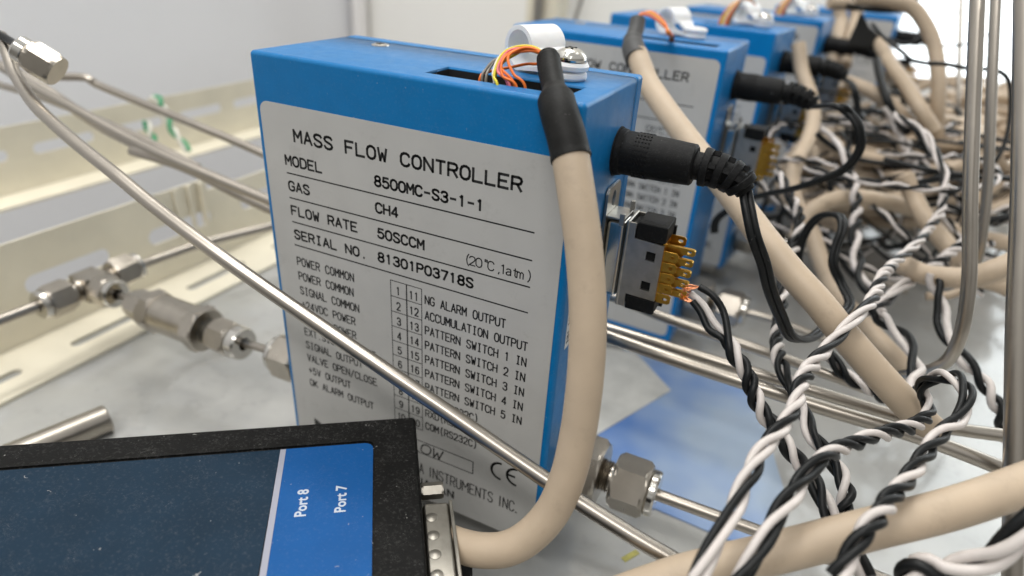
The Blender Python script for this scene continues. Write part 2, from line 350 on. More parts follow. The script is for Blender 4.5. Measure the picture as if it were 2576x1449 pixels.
gl('a', '.5,3.6 1.5,4.2 2.7,4.1 3.3,3.4 3.3,0', '3.3,2.5 1.4,2.2 .4,1.4 .5,.4 1.4,0 2.5,.3 3.3,1'); gl('t', '1.6,5.6 1.6,.8 2.2,0 3,.1', '.6,4.2 3,4.2'); gl('m', '0,0 0,4.2', '0,3.2 1,4.2 2,3.4 2,0', '2,3.4 3,4.2 4,3.4 4,0')
gl('r', '1,0 1,4.2', '1,2.9 1.8,4 3,4.2'); gl(' ')
def strokes(mb, lines, hw, M):
    for ln in lines:
        for k, (p, q) in enumerate(zip(ln[:-1], ln[1:])):
            p = V((p[0], p[1], 0)); q = V((q[0], q[1], 0)); d = q - p
            if d.length < 1e-6: continue
            n_ = V((-d.y, d.x, 0)).normalized() * hw; e = d.normalized() * hw * .55
            mb.add([M @ (p - e + n_), M @ (q + e + n_), M @ (q + e - n_), M @ (p - e - n_)], [(0, 1, 2, 3)])
def text(mb, s, x, y, h, adv, wch, hw, M=Matrix(), slant=0):
    for c in s:
        strokes(mb, [[(x + px / 4 * wch + py / 6 * h * slant, y + py / 6 * h) for px, py in st] for st in G[c]], hw, M); x += adv

# ------------------------------------------------------------------ mass flow controllers
W, T, H = 8.395, 3.98, 12.0
def rnd_box(lo, hi, name, m, parent, bev, seg=3):
    a = MB(); a.box(lo, hi); return a.build(name, m, parent, bevel=bev, bseg=seg)
def controller(shift, blabel, mblue):
    r = thing('mass_flow_controller', blabel, 'controller', (0, 0, 0), 'blue gas flow controllers lined up along the bench')
    # cover with the slot in its top
    bm = bmesh.new(); YB = 3.47; sx0, sx1, sy0, sy1 = 4.52, 7.85, .50, 1.50
    xs = [0, sx0, sx1, W]; ys = [0, sy0, sy1, YB]
    tv = [[bm.verts.new((x, y, H)) for x in xs] for y in ys]
    for j in range(3):
        for i in range(3):
            if (i, j) != (1, 1): bm.faces.new((tv[j][i], tv[j][i + 1], tv[j + 1][i + 1], tv[j + 1][i]))
    lo = [bm.verts.new(p) for p in ((0, 0, 0), (W, 0, 0), (W, YB, 0), (0, YB, 0))]
    bm.faces.new([lo[0], lo[1]] + [tv[0][i] for i in (3, 2, 1, 0)]); bm.faces.new([lo[1], lo[2]] + [tv[j][3] for j in (3, 2, 1, 0)])
    bm.faces.new([lo[2], lo[3]] + [tv[3][i] for i in (0, 1, 2, 3)]); bm.faces.new([lo[3], lo[0]] + [tv[j][0] for j in (0, 1, 2, 3)])
    bm.faces.new(list(reversed(lo)))
    inn = [tv[1][1], tv[1][2], tv[2][2], tv[2][1]]; dn = [bm.verts.new(v.co - V((0, 0, .055))) for v in inn]; dd = [bm.verts.new(v.co + V((0, 0, -2.4))) for v in inn]
    slotf = []
    for k in range(4):
        bm.faces.new((inn[k], inn[(k + 1) % 4], dn[(k + 1) % 4], dn[k]))
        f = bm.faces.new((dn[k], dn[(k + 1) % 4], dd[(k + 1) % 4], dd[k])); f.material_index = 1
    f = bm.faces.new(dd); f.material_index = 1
    bmesh.ops.recalc_face_normals(bm, faces=bm.faces); bm.normal_update()
    def outer(v): return (v.co.x in (0, W)) + (v.co.y in (0, YB)) + (abs(v.co.z - H) < 1e-6 or v.co.z == 0) >= 2
    def onsame(e):
        a_, b_ = e.verts; c = (a_.co + b_.co) / 2
        return (min(abs(c.x), abs(c.x - W)) < 1e-6) + (abs(c.y) < 1e-6) + (min(abs(c.z), abs(c.z - H)) < 1e-6) >= 2
    W32 = [e for e in bm.edges if onsame(e)]
    bmesh.ops.bevel(bm, geom=W32, offset=.11, segments=4, profile=.5, affect='EDGES', clamp_overlap=True)
    me = bpy.data.meshes.new('cover'); 
    for f in bm.faces: f.smooth = True
    bm.to_mesh(me); bm.free(); me.materials.append(mblue); me.materials.append(hole)
    o = bpy.data.objects.new('cover', me); COL.objects.link(o); o.parent = r
    md = o.modifiers.new('wn', 'WEIGHTED_NORMAL'); md.weight = 80
    rnd_box((.0, 3.50, .0), (W, T, H), 'back_cover', mblue, r, .09)
    rnd_box((.5, .5, -.55), (W - .5, 3.45, -.01), 'base_block', nutm, r, .06)
    # label and its print
    z1 = 10.88 + shift; z0 = .06 if shift == 0 else .36
    M = frame((0, -.006, 0), (1, 0, 0), (0, 0, 1))
    lb = MB(); lb.add(*plate(rrect(.17, z0, 8.22, z1, .24), [], .012, M)); lo_ = lb.build('label', silver, r)
    Mt = frame((0, -.0135, shift), (1, 0, 0), (0, 0, 1)); t = MB()
    text(t, 'MASS FLOW CONTROLLER', 1.16, 10.03, .285, .306, .22, .031, Mt)
    text(t, 'MODEL', .81, 9.40, .235, .235, .17, .027, Mt); text(t, '8500MC-S3-1-1', 3.48, 9.40, .235, .2235, .165, .028, Mt)
    text(t, 'GAS', .83, 8.74, .235, .235, .17, .027, Mt); text(t, 'CH4', 3.48, 8.74, .235, .225, .165, .028, Mt)
    text(t, 'FLOW RATE', .83, 8.08, .235, .235, .17, .027, Mt); text(t, '50SCCM', 3.51, 8.09, .235, .226, .165, .028, Mt)
    text(t, 'SERIAL NO.', .85, 7.42, .235, .235, .17, .027, Mt); text(t, '81301P03718S', 3.49, 7.45, .235, .2255, .165, .028, Mt)
    x = 5.90
    for c, dx in zip('(20oC,1atm)', (.13, .17, .185, .12, .21, .10, .14, .17, .11, .23, .1)):
        text(t, c, x, 8.03, .22, .2, .15, .015, Mt); x += dx
    for i in range(4): strokes(t, [[(.815, 9.187 - i * .6546), (7.56, 9.187 - i * .6546)]], .018, Mt)
    rowsL = ['POWER COMMON', 'POWER COMMON', 'SIGNAL COMMON', '+24VDC POWER', '+24VDC POWER', 'EXT.SIGNAL INPUT', 'SIGNAL OUTPUT', 'VALVE OPEN/CLOSE', '+5V OUTPUT', 'OK ALARM OUTPUT']
    rowsR = ['NG ALARM OUTPUT', 'ACCUMULATION OUTPUT'] + [f'PATTERN SWITCH {k} IN' for k in range(1, 6)] + ['TXD(RS232C)', 'RXD(RS232C)', 'COM(RS232C)']
    for i in range(10):
        zb = 6.645 - i * .4418
        text(t, rowsL[i], .84, zb + .0, .225, .1535 if i else .1575, .11, .0185, Mt)
        text(t, rowsR[i], 4.84, zb + i * .004, .225, .1485, .108, .0185, Mt)
        n1, n2 = str(i + 1), str(i + 11)
        text(t, n1, 4.0 if i < 9 else 3.93, zb + .01, .215, .13, .10, .0185, Mt); text(t, n2, 4.385, zb + .01, .215, .15, .10, .0185, Mt)
    for i in range(11): strokes(t, [[(3.83, 7.02 - i * .4418), (4.738, 7.02 - i * .4418)]], .011, Mt)
    for xx in (3.83, 4.30, 4.738): strokes(t, [[(xx, 7.02), (xx, 7.02 - 4.418)]], .011 if xx != 4.30 else .018, Mt)
    strokes(t, [[(3.8, 1.76), (6.335, 1.76), (6.335, 2.19), (3.8, 2.19), (3.8, 1.76)]], .014, Mt)
    text(t, 'FLOW', 3.92, 1.79, .33, .37, .30, .022, Mt, slant=.2)
    x = 4.62
    for c in 'A INSTRUMENTS INC.':
        wd = {'I': .09, '.': .06, ' ': .11, 'M': .2}.get(c, .155)
        if c == 'I': strokes(t, [[(x + .03, 1.0), (x + .03, 1.36)]], .019, Mt)
        elif c == '.': strokes(t, [[(x, 1.01), (x + .03, 1.01)]], .022, Mt)
        else: text(t, c, x, 1.0, .36, .2, wd - .02, .018, Mt)
        x += wd + .035
    text(t, 'JAPAN', 4.52, .55, .25, .262, .175, .028, Mt)
    arc = lambda cx, a0, a1: [(cx + .27 * math.cos(math.radians(a)), 2.23 + .27 * math.sin(math.radians(a))) for a in range(a0, a1 + 1, 10)]
    strokes(t, [arc(7.16, 90, 270)], .036, Mt); strokes(t, [arc(7.62, 90, 270), [(7.36, 2.23), (7.57, 2.23)]], .036, Mt)
    t.add([Mt @ V(p) for p in ((.84, 1.44, 0), (.84, .95, 0), (1.38, 1.19, 0))], [(0, 1, 2)])
    t.build('lettering', ink, lo_)
    # corner screw let into the top
    s = MB(); s.lathe((1.64, 2.9, 12.0), (0, 0, 1), [(.0, .235), (.02, .23), (.045, .15), (.05, 0)], 24); sc = s.build('screw', chrome, r)
    s = MB()
    for a_ in (0.5, 0.5 + math.pi / 2): s.obox(V((1.64, 2.9, 12.053)), V((math.cos(a_), math.sin(a_), 0)), V((-math.sin(a_), math.cos(a_), 0)), V((0, 0, 1)), .1, .025, .004)
    s.build('screw_slot', ink, sc)
    # power socket collar
    s = MB(); s.lathe((W, 2.6, 10.48), (1, 0, 0), [(.0, .57), (.03, .56), (.03, .5), (.02, .3), (.02, 0)], 32); s.build('power_socket', blackp, r)
    # signal socket: flange plate with a tab, and shell
    s = MB(); outl = [(2.07, 6.35), (3.03, 6.35), (3.03, 9.60), (2.93, 9.72), (2.17, 9.72), (2.07, 9.60)]
    s.add(*plate(outl, [circ(2.56, 9.38, .13, .2)], .06, frame((W + .05, 0, 0), (0, 1, 0), (0, 0, 1)))); fl = s.build('socket_flange', tin, r)
    s = MB(); s.box((W + .08, 2.2, 6.98), (W + .56, 2.86, 8.95)); s.build('socket_shell', chrome, fl, bevel=.12, bseg=3)
    s = MB(); s.box((W + .08, 2.12, 9.02), (W + .52, 2.92, 9.07)); s.box((W + .40, 2.10, 8.9), (W + .52, 2.16, 9.2)); s.box((W + .42, 2.86, 8.9), (W + .52, 2.95, 9.28)); s.build('latch_plate', tin, fl, bevel=.012)
    # hose couplings on both ends of the base
    for sg in (1, -1):
        xo = W if sg > 0 else 0; ax = (sg, 0, 0); y, z = 2.0, 1.5
        s = MB(); s.hexnut((xo + sg * .0, y, z), ax, 1.02, .98, .3, roll=.25)
        fb = s.build('coupling_body', nutm, r)
        s = MB(); s.lathe((xo + sg * 1.0, y, z), ax, [(0, .40), (.06, .46), (.10, .40), (.14, .46), (.18, .40), (.22, .46), (.26, .40), (.42, .40)], 24); s.build('thread', nutm, fb)
        s = MB(); s.hexnut((xo + sg * 1.36, y, z), ax, .98, .80, .3, roll=.15); nb = s.build('compression_nut', nutm, r)
        s = MB(); s.lathe((xo + sg * 2.32, y, z), ax, [(0, .60), (.08, .64), (.22, .64), (.28, .60), (.28, .24), (.16, .17)], 28); s.build('nut_collar', chrome, nb)
    return r
c1 = controller(0, 'blue mass flow controller nearest the camera with full silver label reading 50SCCM', blue)
st = MB(); M = frame((W + .006, 0, 0), (0, 1, 0), (0, 0, 1)); st.add(*plate([(.36, 6.3), (1.7, 6.3), (1.7, 7.75), (.36, 7.75)], [], .008, M)); stk = st.build('side_sticker', mat('white_paper', (.75, .75, .74), .5), c1)
st = MB(); Mx = frame((W + .012, 0, 0), (0, 0, 1), (0, -1, 0)); text(st, 'NN', 6.45, -.62, .2, .16, .11, .015, Mx); text(st, 'NN', 6.95, -.62, .2, .16, .11, .015, Mx); st.build('lettering', ink, stk)
c2 = controller(.77, 'second blue flow controller, right behind the nearest one, its title half behind a beige cable', blue_far)
c3 = controller(0, 'third blue flow controller, with a tall blue band above its label', blue_far)
c4 = controller(.77, 'fourth blue flow controller, blurred behind the one with the tall blue band', blue_far)
c5 = copy_tree(c4); c5['label'] = 'farthest blue flow controller, near the bright window'
PL = {1: (V((0, 0, 0)), 0.), 2: (V((.624, 12.988, -.28)), -.044), 3: (V((1.366, 23.069, -.378)), -.146), 4: (V((2.887, 34.04, -.464)), -.125), 5: (V((7.3, 45.0, -.5)), -.10)}
for o, k in ((c2, 2), (c3, 3), (c4, 4), (c5, 5)):
    o.location, o.rotation_euler.z = PL[k]
def inbox(k):
    loc, rz = PL[k]; return Matrix.Translation(loc) @ Matrix.Rotation(rz, 4, 'Z')

# ------------------------------------------------------------------ power plugs
def plug(k, label, cordpts, cordlabel):
    B = inbox(k); o = B @ V((W + .04, 2.6, 10.48)); ax = (B.to_3x3() @ V((1, 0, 0))).normalized()
    r = thing('power_plug', label, 'plug', o, 'black barrel power plugs in the controllers')
    L = V((0, 0, 0))
    s = MB(); s.lathe(L, ax, [(0, 0), (0, .545), (.12, .52), (.14, .50), (1.1, .485), (1.7, .455), (1.74, .41), (1.74, 0)], 36); s.build('barrel', blackp, r)
    # grip studs in rows along the barrel
    s = MB(); yv = V((0, 1, 0)) if k == 1 else B.to_3x3() @ V((0, 1, 0)); zv = ax.cross(yv)
    yv = zv.cross(ax)
    for q in range(30):
        an = math.radians(-100 - q * 12)
        for j in range(5):
            if q % 9 == 5: continue
            c = ax * (.42 + j * .075) + (yv * math.cos(an) + zv * math.sin(an)) * .495
            s.obox(c, ax, yv * -math.sin(an) + zv * math.cos(an), yv * math.cos(an) + zv * math.sin(an), .02, .02, .014)
    s.build('grip', blackp, r)
    # strain relief: core with rings bending down
    dn = V((0, 0, -1)); 
    cp = [ax * 1.70, ax * 2.05, ax * 2.4 + dn * .05, ax * 2.7 + dn * .17, ax * 2.9 + dn * .36]
    s = MB(); sp = spline(cp, 6); s.tube(sp, [.32 - .10 * i / (len(sp) - 1) for i in range(len(sp))], 18)
    core = s.build('strain_relief', blackp, r)
    for q, (t, R) in enumerate(((.22, .43), (.44, .40), (.66, .385), (.88, .36))):
        i = int(t * (len(sp) - 2)); d = (sp[i + 1] - sp[i]).normalized()
        s = MB(); s.lathe(sp[i] - d * .1, d, [(0, .2), (0, R - .015), (.02, R), (.15, R - .01), (.17, R - .03), (.17, .2)], 28)
        s.build('relief_ring', blackp, core)
        if q < 3:
            for an in (20, 110, 200, 290):
                s = MB(); aa = math.radians(an); s.obox(sp[i] + d * .12 + (d.orthogonal().normalized() * math.cos(aa) + d.cross(d.orthogonal().normalized()) * math.sin(aa)) * (R - .09), d, d.orthogonal().normalized() * math.cos(aa) + d.cross(d.orthogonal().normalized()) * math.sin(aa), d.cross(d.orthogonal().normalized() * math.cos(aa) + d.cross(d.orthogonal().normalized()) * math.sin(aa)), .09, .05, .06)
                s.build('relief_rib', blackp, core)
    # flat twin cord leaving the relief
    s = MB(); start = [o + cp[-2] * 1.0, o + cp[-1]]
    P = resample(spline(start[1:] + pix(cordpts), 8), .12)
    side = RT
    n = len(P); 
    for off in (-.068, .068):
        pts = []
        for i in range(n):
            d = (P[min(i + 1, n - 1)] - P[max(i - 1, 0)]).normalized(); sd = (side - d * side.dot(d)).normalized()
            pts.append(P[i] + sd * off - o)
        s.tube(pts, .086, 12)
    s.build('cord', blackw, r)
    return r
plug(1, 'black barrel power plug with ribbed strain relief in the nearest controller',
     [(1884, 532, 13.9), (1898, 597, 13.9), (1921, 662, 14.2), (1937, 727, 14.6), (1962, 791, 15.2), (1992, 848, 16), (2040, 850, 17.2), (2085, 815, 18.4), (2137, 768, 19.5), (2118, 715, 20), (2096, 665, 20), (2104, 620, 20), (2120, 573, 20), (2109, 542, 20.4), (2061, 545, 21), (2024, 590, 21.5), (2008, 660, 22), (2030, 720, 23)], '')
plug(2, 'black power plug of the second controller, its cord looping back down under it',
     [(2100, 266, 20.5), (2135, 283, 20.3), (2160, 320, 20.2), (2163, 375, 20.4), (2125, 425, 20.8), (2056, 455, 21.3), (1994, 475, 22), (1931, 488, 23), (1880, 503, 24), (1826, 533, 24.6), (1801, 556, 25), (1797, 585, 25.3)], '')
plug(3, 'blurred black power plug of the third controller beside the tall blue band',
     [(2145, 215, 29), (2156, 260, 29), (2158, 310, 29.3), (2146, 360, 30), (2140, 420, 31)], '')
plug(4, 'blurred black power plug of the fourth controller, its cord dropping into the cable tangle',
     [(2235, 140, 38), (2262, 190, 37), (2272, 250, 37), (2260, 310, 38)], '')
plug(5, 'small blurred black power plug in the farthest controller near the window',
     [(2345, 85, 45), (2362, 110, 44), (2352, 150, 44)], '')

# ------------------------------------------------------------------ signal connectors
def connector(k, label):
    B = inbox(k)
    r = thing('signal_connector', label, 'connector', B @ V((9.0, 2.5, 8.0)), 'twenty pin connectors in the controllers'); r.rotation_euler.z = PL[k][1]
    o = V((9.0, 2.5, 8.0)); S = Matrix.Translation(-o)
    def bx(mb, lo, hi): mb.box(lo, hi, S)
    def up(M): return S @ M
    # metal hood, front and back, each with two square windows
    for y, nm in ((2.10, 'front'), (2.87, 'back')):
        s = MB(); s.add(*plate([(9.06, 6.88), (9.22, 6.88), (9.22, 7.24), (9.93, 7.22), (9.93, 8.66), (9.22, 8.70), (9.22, 9.06), (9.06, 9.06)],
                               [[(9.55, 7.45), (9.77, 7.44), (9.77, 7.67), (9.55, 7.68)], [(9.55, 8.22), (9.77, 8.21), (9.77, 8.44), (9.55, 8.45)]], .05, up(frame((0, y, 0), (1, 0, 0), (0, 0, 1)))))
        h = s.build('hood', tin, r)
    s = MB(); bx(s, (8.99, 2.07, 6.86), (9.07, 2.9, 9.09)); s.build('hood_flange', tin, r, bevel=.03)
    s = MB(); bx(s, (9.08, 2.13, 6.98), (9.9, 2.84, 8.98)); s.build('insulator', blackp, r, bevel=.02)
    # black end blocks, the upper one with its recess
    for z0, z1 in ((8.70, 9.10), (6.83, 7.2)):
        s = MB(); bx(s, (9.24, 2.08, z0), (9.95, 2.92, z1)); e = s.build('end_block', blackp, r, bevel=.03)
        zt = z1 if z0 > 8 else z0
        s = MB(); bx(s, (9.34, 2.28, zt - .004), (9.84, 2.68, zt + .004)); bx(s, (9.62, 2.2, zt - .004), (9.8, 2.27, zt + .004)); s.build('recess', hole, e)
        s = MB(); bx(s, (9.7, 2.84, z0 - .12), (10.0, 2.94, z1 - .2)); s.build('side_rib', blackp, e, bevel=.01)
    # solder lugs: front row short, back row long
    def lug(y, z, xe, wz=.12):
        s = MB(); n = 7
        out = [(9.86, z - wz), (xe - .05, z - wz), (xe, z - wz * .6), (xe, z + wz * .6), (xe - .05, z + wz), (9.86, z + wz)]
        s.add(*plate(out, [circ(xe - .13, z, .058, .042)], .035, up(frame((0, y, 0), (1, 0, 0), (0, 0, 1)))))
        s.build('solder_lug', gold, r, bevel=.008, bseg=1)
    for q in range(5):
        lug(2.22, 8.37 - q * .275, 10.27); lug(2.38, 8.52 - q * .275, 10.60, .085); lug(2.62, 8.44 - q * .275, 10.58, .085); lug(2.76, 8.60 - q * .275, 10.30)
    s = MB(); bx(s, (9.84, 2.14, 7.12), (9.93, 2.84, 8.72)); s.build('lug_comb', gold, r)
    return r
connector(1, 'metal cased connector with gold solder lugs on the nearest controller, two wires soldered on')
connector(2, 'blurred connector with gold lugs on the second controller, left of the black cord loop')
connector(3, 'blurred connector with gold lugs on the third controller, under its plug')
connector(4, 'blurred connector with gold lugs on the fourth controller, under its plug')
connector(5, 'small blurred connector on the farthest controller near the window')

# ------------------------------------------------------------------ cables
def cable(name, label, cat, pts, r, m, group=None, n=10, seg=20, world=False, sleeve=None, step=None):
    P = [V(p) for p in pts] if world else pix(pts); S = spline(P, n)
    if step: S = resample(S, step)
    s = MB(); s.tube(S, r, seg); o = s.build(name, m); return tag(o, label, cat, group)
# first controller: loom, heat shrink, beige loop down to the hub
r = thing('beige_cable', 'thick beige cable looping from the top of the nearest controller down to the black hub', 'cable', at(1438, 400, 12.2), 'beige signal cables')
P = pix([(1432, 375, 12.05), (1438, 410, 12.0), (1452, 500, 12.0), (1466, 600, 12.05), (1475, 700, 12.1), (1479, 800, 12.15), (1476, 900, 12.25), (1467, 1000, 12.4), (1452, 1100, 12.6), (1428, 1200, 12.8), (1390, 1285, 13.0), (1335, 1347, 13.15), (1275, 1380, 13.3), (1210, 1384, 13.5), (1150, 1370, 13.75), (1095, 1345, 14.0)])
s = MB(); s.tube(spline(P, 8), .355, 32); child(s.build('sheath', beige), r)
P = spline(pix([(1379, 137, 13.25), (1381, 160, 13.15), (1387, 195, 12.9), (1396, 235, 12.6), (1401, 262, 12.4), (1410, 295, 12.2), (1425, 345, 12.08), (1437, 400, 12.0)]), 8)
rad = []
for i in range(len(P)):
    t = i / (len(P) - 1)
    rr = .235 + .012 * math.sin(t * 9) if t < .40 else (.245 + (.365 - .245) * min(1, (t - .40) / .13) if t < .53 else .365 + .02 * (t - .53))
    if t < .04: rr = .20
    if t > .975: rr = .385
    rad.append(rr)
s = MB(); s.tube(P, rad, 28); child(s.build('heat_shrink_sleeve', shrink), r)
end = at(1376, 134, 13.3)
cols = [('yellow', (1252, 222, 13.2), (1243, 190, 13.3), (1265, 135, 13.4), (1310, 116, 13.5), (1352, 122, 13.4)), ('pink', (1283, 217, 13.2), (1252, 178, 13.3), (1277, 130, 13.35), (1318, 122, 13.45), (1355, 127, 13.4)),
        ('white', (1244, 217, 13.4), (1241, 180, 13.4), (1262, 138, 13.5), (1312, 120, 13.6), (1350, 124, 13.5)), ('purple', (1278, 218, 13.25), (1256, 180, 13.3), (1270, 140, 13.4), (1320, 127, 13.4), (1356, 130, 13.4)),
        ('orange', (1300, 221, 13.15), (1264, 190, 13.2), (1270, 142, 13.3), (1325, 128, 13.35), (1358, 132, 13.3)), ('orange', (1322, 223, 13.1), (1291, 185, 13.1), (1279, 142, 13.2), (1320, 120, 13.3), (1360, 130, 13.3)),
        ('orange', (1295, 218, 13.2), (1261, 170, 13.25), (1283, 133, 13.3), (1325, 123, 13.35), (1359, 131, 13.3)), ('orange', (1206, 203, 13.7), (1232, 180, 13.8), (1290, 168, 13.8), (1325, 161, 13.7), (1352, 160, 13.5)),
        ('yellow', (1246, 196, 13.5), (1262, 160, 13.5), (1300, 135, 13.5), (1322, 125, 13.5), (1354, 133, 13.4)), ('grey', (1212, 203, 13.7), (1222, 175, 13.7), (1247, 150, 13.7), (1300, 128, 13.7), (1350, 130, 13.5)),
        ('grey', (1222, 205, 13.65), (1232, 172, 13.7), (1258, 143, 13.7), (1306, 126, 13.65), (1351, 131, 13.5)), ('brown', (1290, 219, 13.3), (1258, 182, 13.4), (1276, 138, 13.4), (1316, 126, 13.45), (1356, 133, 13.4))]
for c, *pp in cols:
    a0 = at(*pp[0]); P = [a0 + V((0, .05, -1.0)), a0] + pix(pp[1:]) + [end + V((random.uniform(-.08, .08), random.uniform(-.08, .08), -.1))]
    s = MB(); s.tube(spline(P, 8), .030, 8); child(s.build('coloured_wire', wire_c[c]), r)
# second controller's cable
r = thing('beige_cable', 'thick beige cable with grey heat shrink top from the second controller to the steel tubes', 'cable', at(1601, 130, 22), 'beige signal cables')
P = pix([(1602, 136, 21.6), (1613, 165, 21.4), (1631, 210, 21), (1665, 262, 20.3), (1701, 312, 19.6), (1770, 402, 18.5), (1851, 505, 17.3), (1922, 600, 16.4), (1990, 685, 15.9), (2062, 765, 15.6), (2130, 850, 15.5), (2195, 925, 15.5), (2262, 998, 15.6), (2325, 1062, 15.9), (2350, 1085, 16.2)])
s = MB(); s.tube(spline(P, 8), .355, 28); child(s.build('sheath', beige), r)
P = spline(pix([(1604, 50, 22.4), (1600, 75, 22.3), (1592, 100, 22.1), (1594, 125, 21.8), (1602, 148, 21.5)]), 6); n = len(P)
s = MB(); s.tube(P, [.27 if i < n * .45 else (.38 if i > n * .6 else .33) for i in range(n)], 24); child(s.build('heat_shrink_sleeve', mat('grey_shrink', (.05, .05, .05), .6, bump=.3, bscale=10)), r)
for q in range(7):
    c = ('orange', 'orange', 'yellow', 'orange', 'brown', 'pink', 'orange')[q]; o_ = (q - 3) * 2.0
    P = pix([(1603, 52, 22.5), (1612, 34 + abs(o_) * .5, 22.5), (1640, 36 + o_, 22.4), (1672, 62 + o_ * .8, 22.2), (1683 + o_ * .7, 84, 22.0)])
    e_ = on(1690 + o_ * .6, 101, 2, 11.72); P += [e_, e_ + V((0, 0, -1))]
    s = MB(); s.tube(spline(P, 6), .04, 8); child(s.build('coloured_wire', wire_c[c]), r)
GB = 'beige signal cables'
def bc(label, pts, rr=.34): return cable('beige_cable', label, 'cable', pts, rr, beige, GB, n=7, seg=16)
bc('thick beige cable sweeping across the lower right corner behind the twisted wires', [(1560, 1500, 11.9), (1700, 1452, 11.7), (1800, 1426, 11.6), (1945, 1392, 11.5), (2195, 1329, 11.4), (2362, 1288, 11.4), (2480, 1252, 11.5), (2640, 1195, 11.6)], .36)
bc('beige cable dropping behind the plug of the third controller and down to the bench', [(2008, 110, 31), (2017, 180, 31), (2038, 240, 30.5), (2046, 300, 30), (2030, 360, 29), (2000, 415, 28), (1992, 470, 27.5), (2008, 530, 27), (2041, 585, 26.5), (2062, 650, 26), (2092, 720, 25.5), (2150, 790, 24.5), (2222, 868, 23.5), (2290, 935, 23)])
bc('beige cable arching level across the middle of the right half', [(2005, 600, 26.5), (2025, 548, 26.5), (2060, 518, 26.5), (2105, 500, 26.8), (2165, 497, 27), (2233, 508, 27.5), (2290, 524, 28), (2350, 530, 29)])
bc('kinked beige cable standing behind the right twisted pair', [(2275, 440, 26), (2296, 490, 26), (2316, 530, 25.7), (2340, 568, 25.3), (2368, 600, 25), (2405, 645, 24.5), (2450, 690, 24)])
bc('beige cable running from the tube bend to the right edge above the other', [(2270, 665, 22), (2322, 689, 21.5), (2375, 697, 21), (2440, 698, 20.6), (2500, 680, 20.2), (2560, 655, 20)])
bc('beige cable sloping down to the right edge behind the steel tubes', [(2400, 680, 24), (2452, 697, 24), (2500, 710, 24), (2550, 730, 24), (2600, 750, 24)])
bc('thin looking beige cable meeting the right edge at mid height', [(2380, 575, 27), (2440, 592, 27), (2480, 601, 27), (2545, 614, 27), (2600, 626, 27)])
bc('tall beige cable drooping in front of the bright window', [(2150, -8, 31), (2230, -2, 31), (2292, 17, 31), (2327, 60, 31), (2351, 117, 31), (2361, 200, 31), (2359, 270, 31.3), (2356, 330, 32), (2350, 420, 33)])
bc('beige cable lying along the top edge beside the window', [(2085, 6, 36), (2130, 8, 36), (2185, 10, 36), (2240, 8, 36), (2275, 2, 36), (2300, -10, 36)], .38)
bc('beige cable slanting down from the fourth controller into the tangle', [(2195, 95, 36), (2214, 112, 35), (2243, 165, 33), (2277, 210, 32), (2314, 272, 31), (2350, 330, 31)], .34)
bc('beige cable curving out from under the fourth controller plug', [(2120, 205, 33), (2150, 213, 33), (2195, 232, 32.5), (2244, 266, 32), (2290, 312, 32), (2330, 370, 32)])
bc('beige cable below the second plug bending forward', [(2060, 345, 30), (2110, 372, 30), (2160, 392, 30), (2210, 402, 30), (2255, 385, 31), (2300, 352, 32)])
bc('beige cable arc lying low behind the twisted pairs', [(2080, 500, 31), (2140, 470, 31), (2200, 455, 31), (2270, 470, 31), (2330, 490, 32)], .34)
bc('faint beige cable at the foot of the tangle, right of the tubes', [(2330, 745, 23), (2390, 742, 22.8), (2440, 720, 22.6), (2500, 704, 22.4), (2570, 690, 22.4)], .14)
for i_, (u0, v0) in enumerate(((2110, 60), (2150, 45))):
    bc(('short beige cable stub left of the black wedge', 'short beige cable stub under the top edge left of the window')[i_], [(u0, v0 - 40, 42), (u0 + 5, v0, 42), (u0 - 8, v0 + 50, 41), (u0 - 25, v0 + 120, 40)], .4)
# the heap of cables beyond, one mass
hp = MB(); rg = random.Random(11)
for k in range(150):
    u = rg.uniform(2100, 2560); v = 225 + rg.random() ** .8 * 250 + (rg.uniform(-10, 60) if u < 2250 else 0); d = rg.uniform(33, 50)
    c = at(u, v, d); 
    zmin = -1.1
    ang = rg.uniform(0, math.pi * 2); R1 = rg.uniform(2, 5); R2 = rg.uniform(1, 2.5); tl = rg.uniform(-.5, .5)
    P = []
    na = rg.randint(5, 9); sp_ = rg.uniform(.35, .7)
    for q in range(na):
        aa = ang + q * sp_
        p = c + V((R1 * math.cos(aa), R1 * math.sin(aa), R2 * math.sin(aa * 1.3 + tl) * .8)); p.z = max(p.z, zmin + rg.random() * .4)
        if p.z > 7.5: p.z = 7.5 - rg.random()
        P.append(p)
    hp.tube(spline(P, 5), rg.choice((.30, .27, .24)), 10)
for k in range(16):                                     # coil of parallel turns against the right side
    z = -1.0 + (k % 8) * .72; d0 = 37 + (k // 8) * 1.6
    P = [at(2452, 0, d0), at(2500, 0, d0), at(2560, 0, d0), at(2650, 0, d0)]
    P = [on(u, 480 - (k % 8) * 33 + rg.uniform(-5, 5) + (6 if u > 2520 else 0) + (k // 8) * 14, 1, 34 + (k // 8)) for u in (2420, 2470, 2520, 2580, 2660)]
    hp.tube(spline(P, 5), .28, 10)
heap = hp.build('cable_heap', beige); heap['kind'] = 'stuff'; heap['label'] = 'heap of tangled beige cables on the bench below the window'; heap['category'] = 'cables'
bk = MB(); wk = MB()
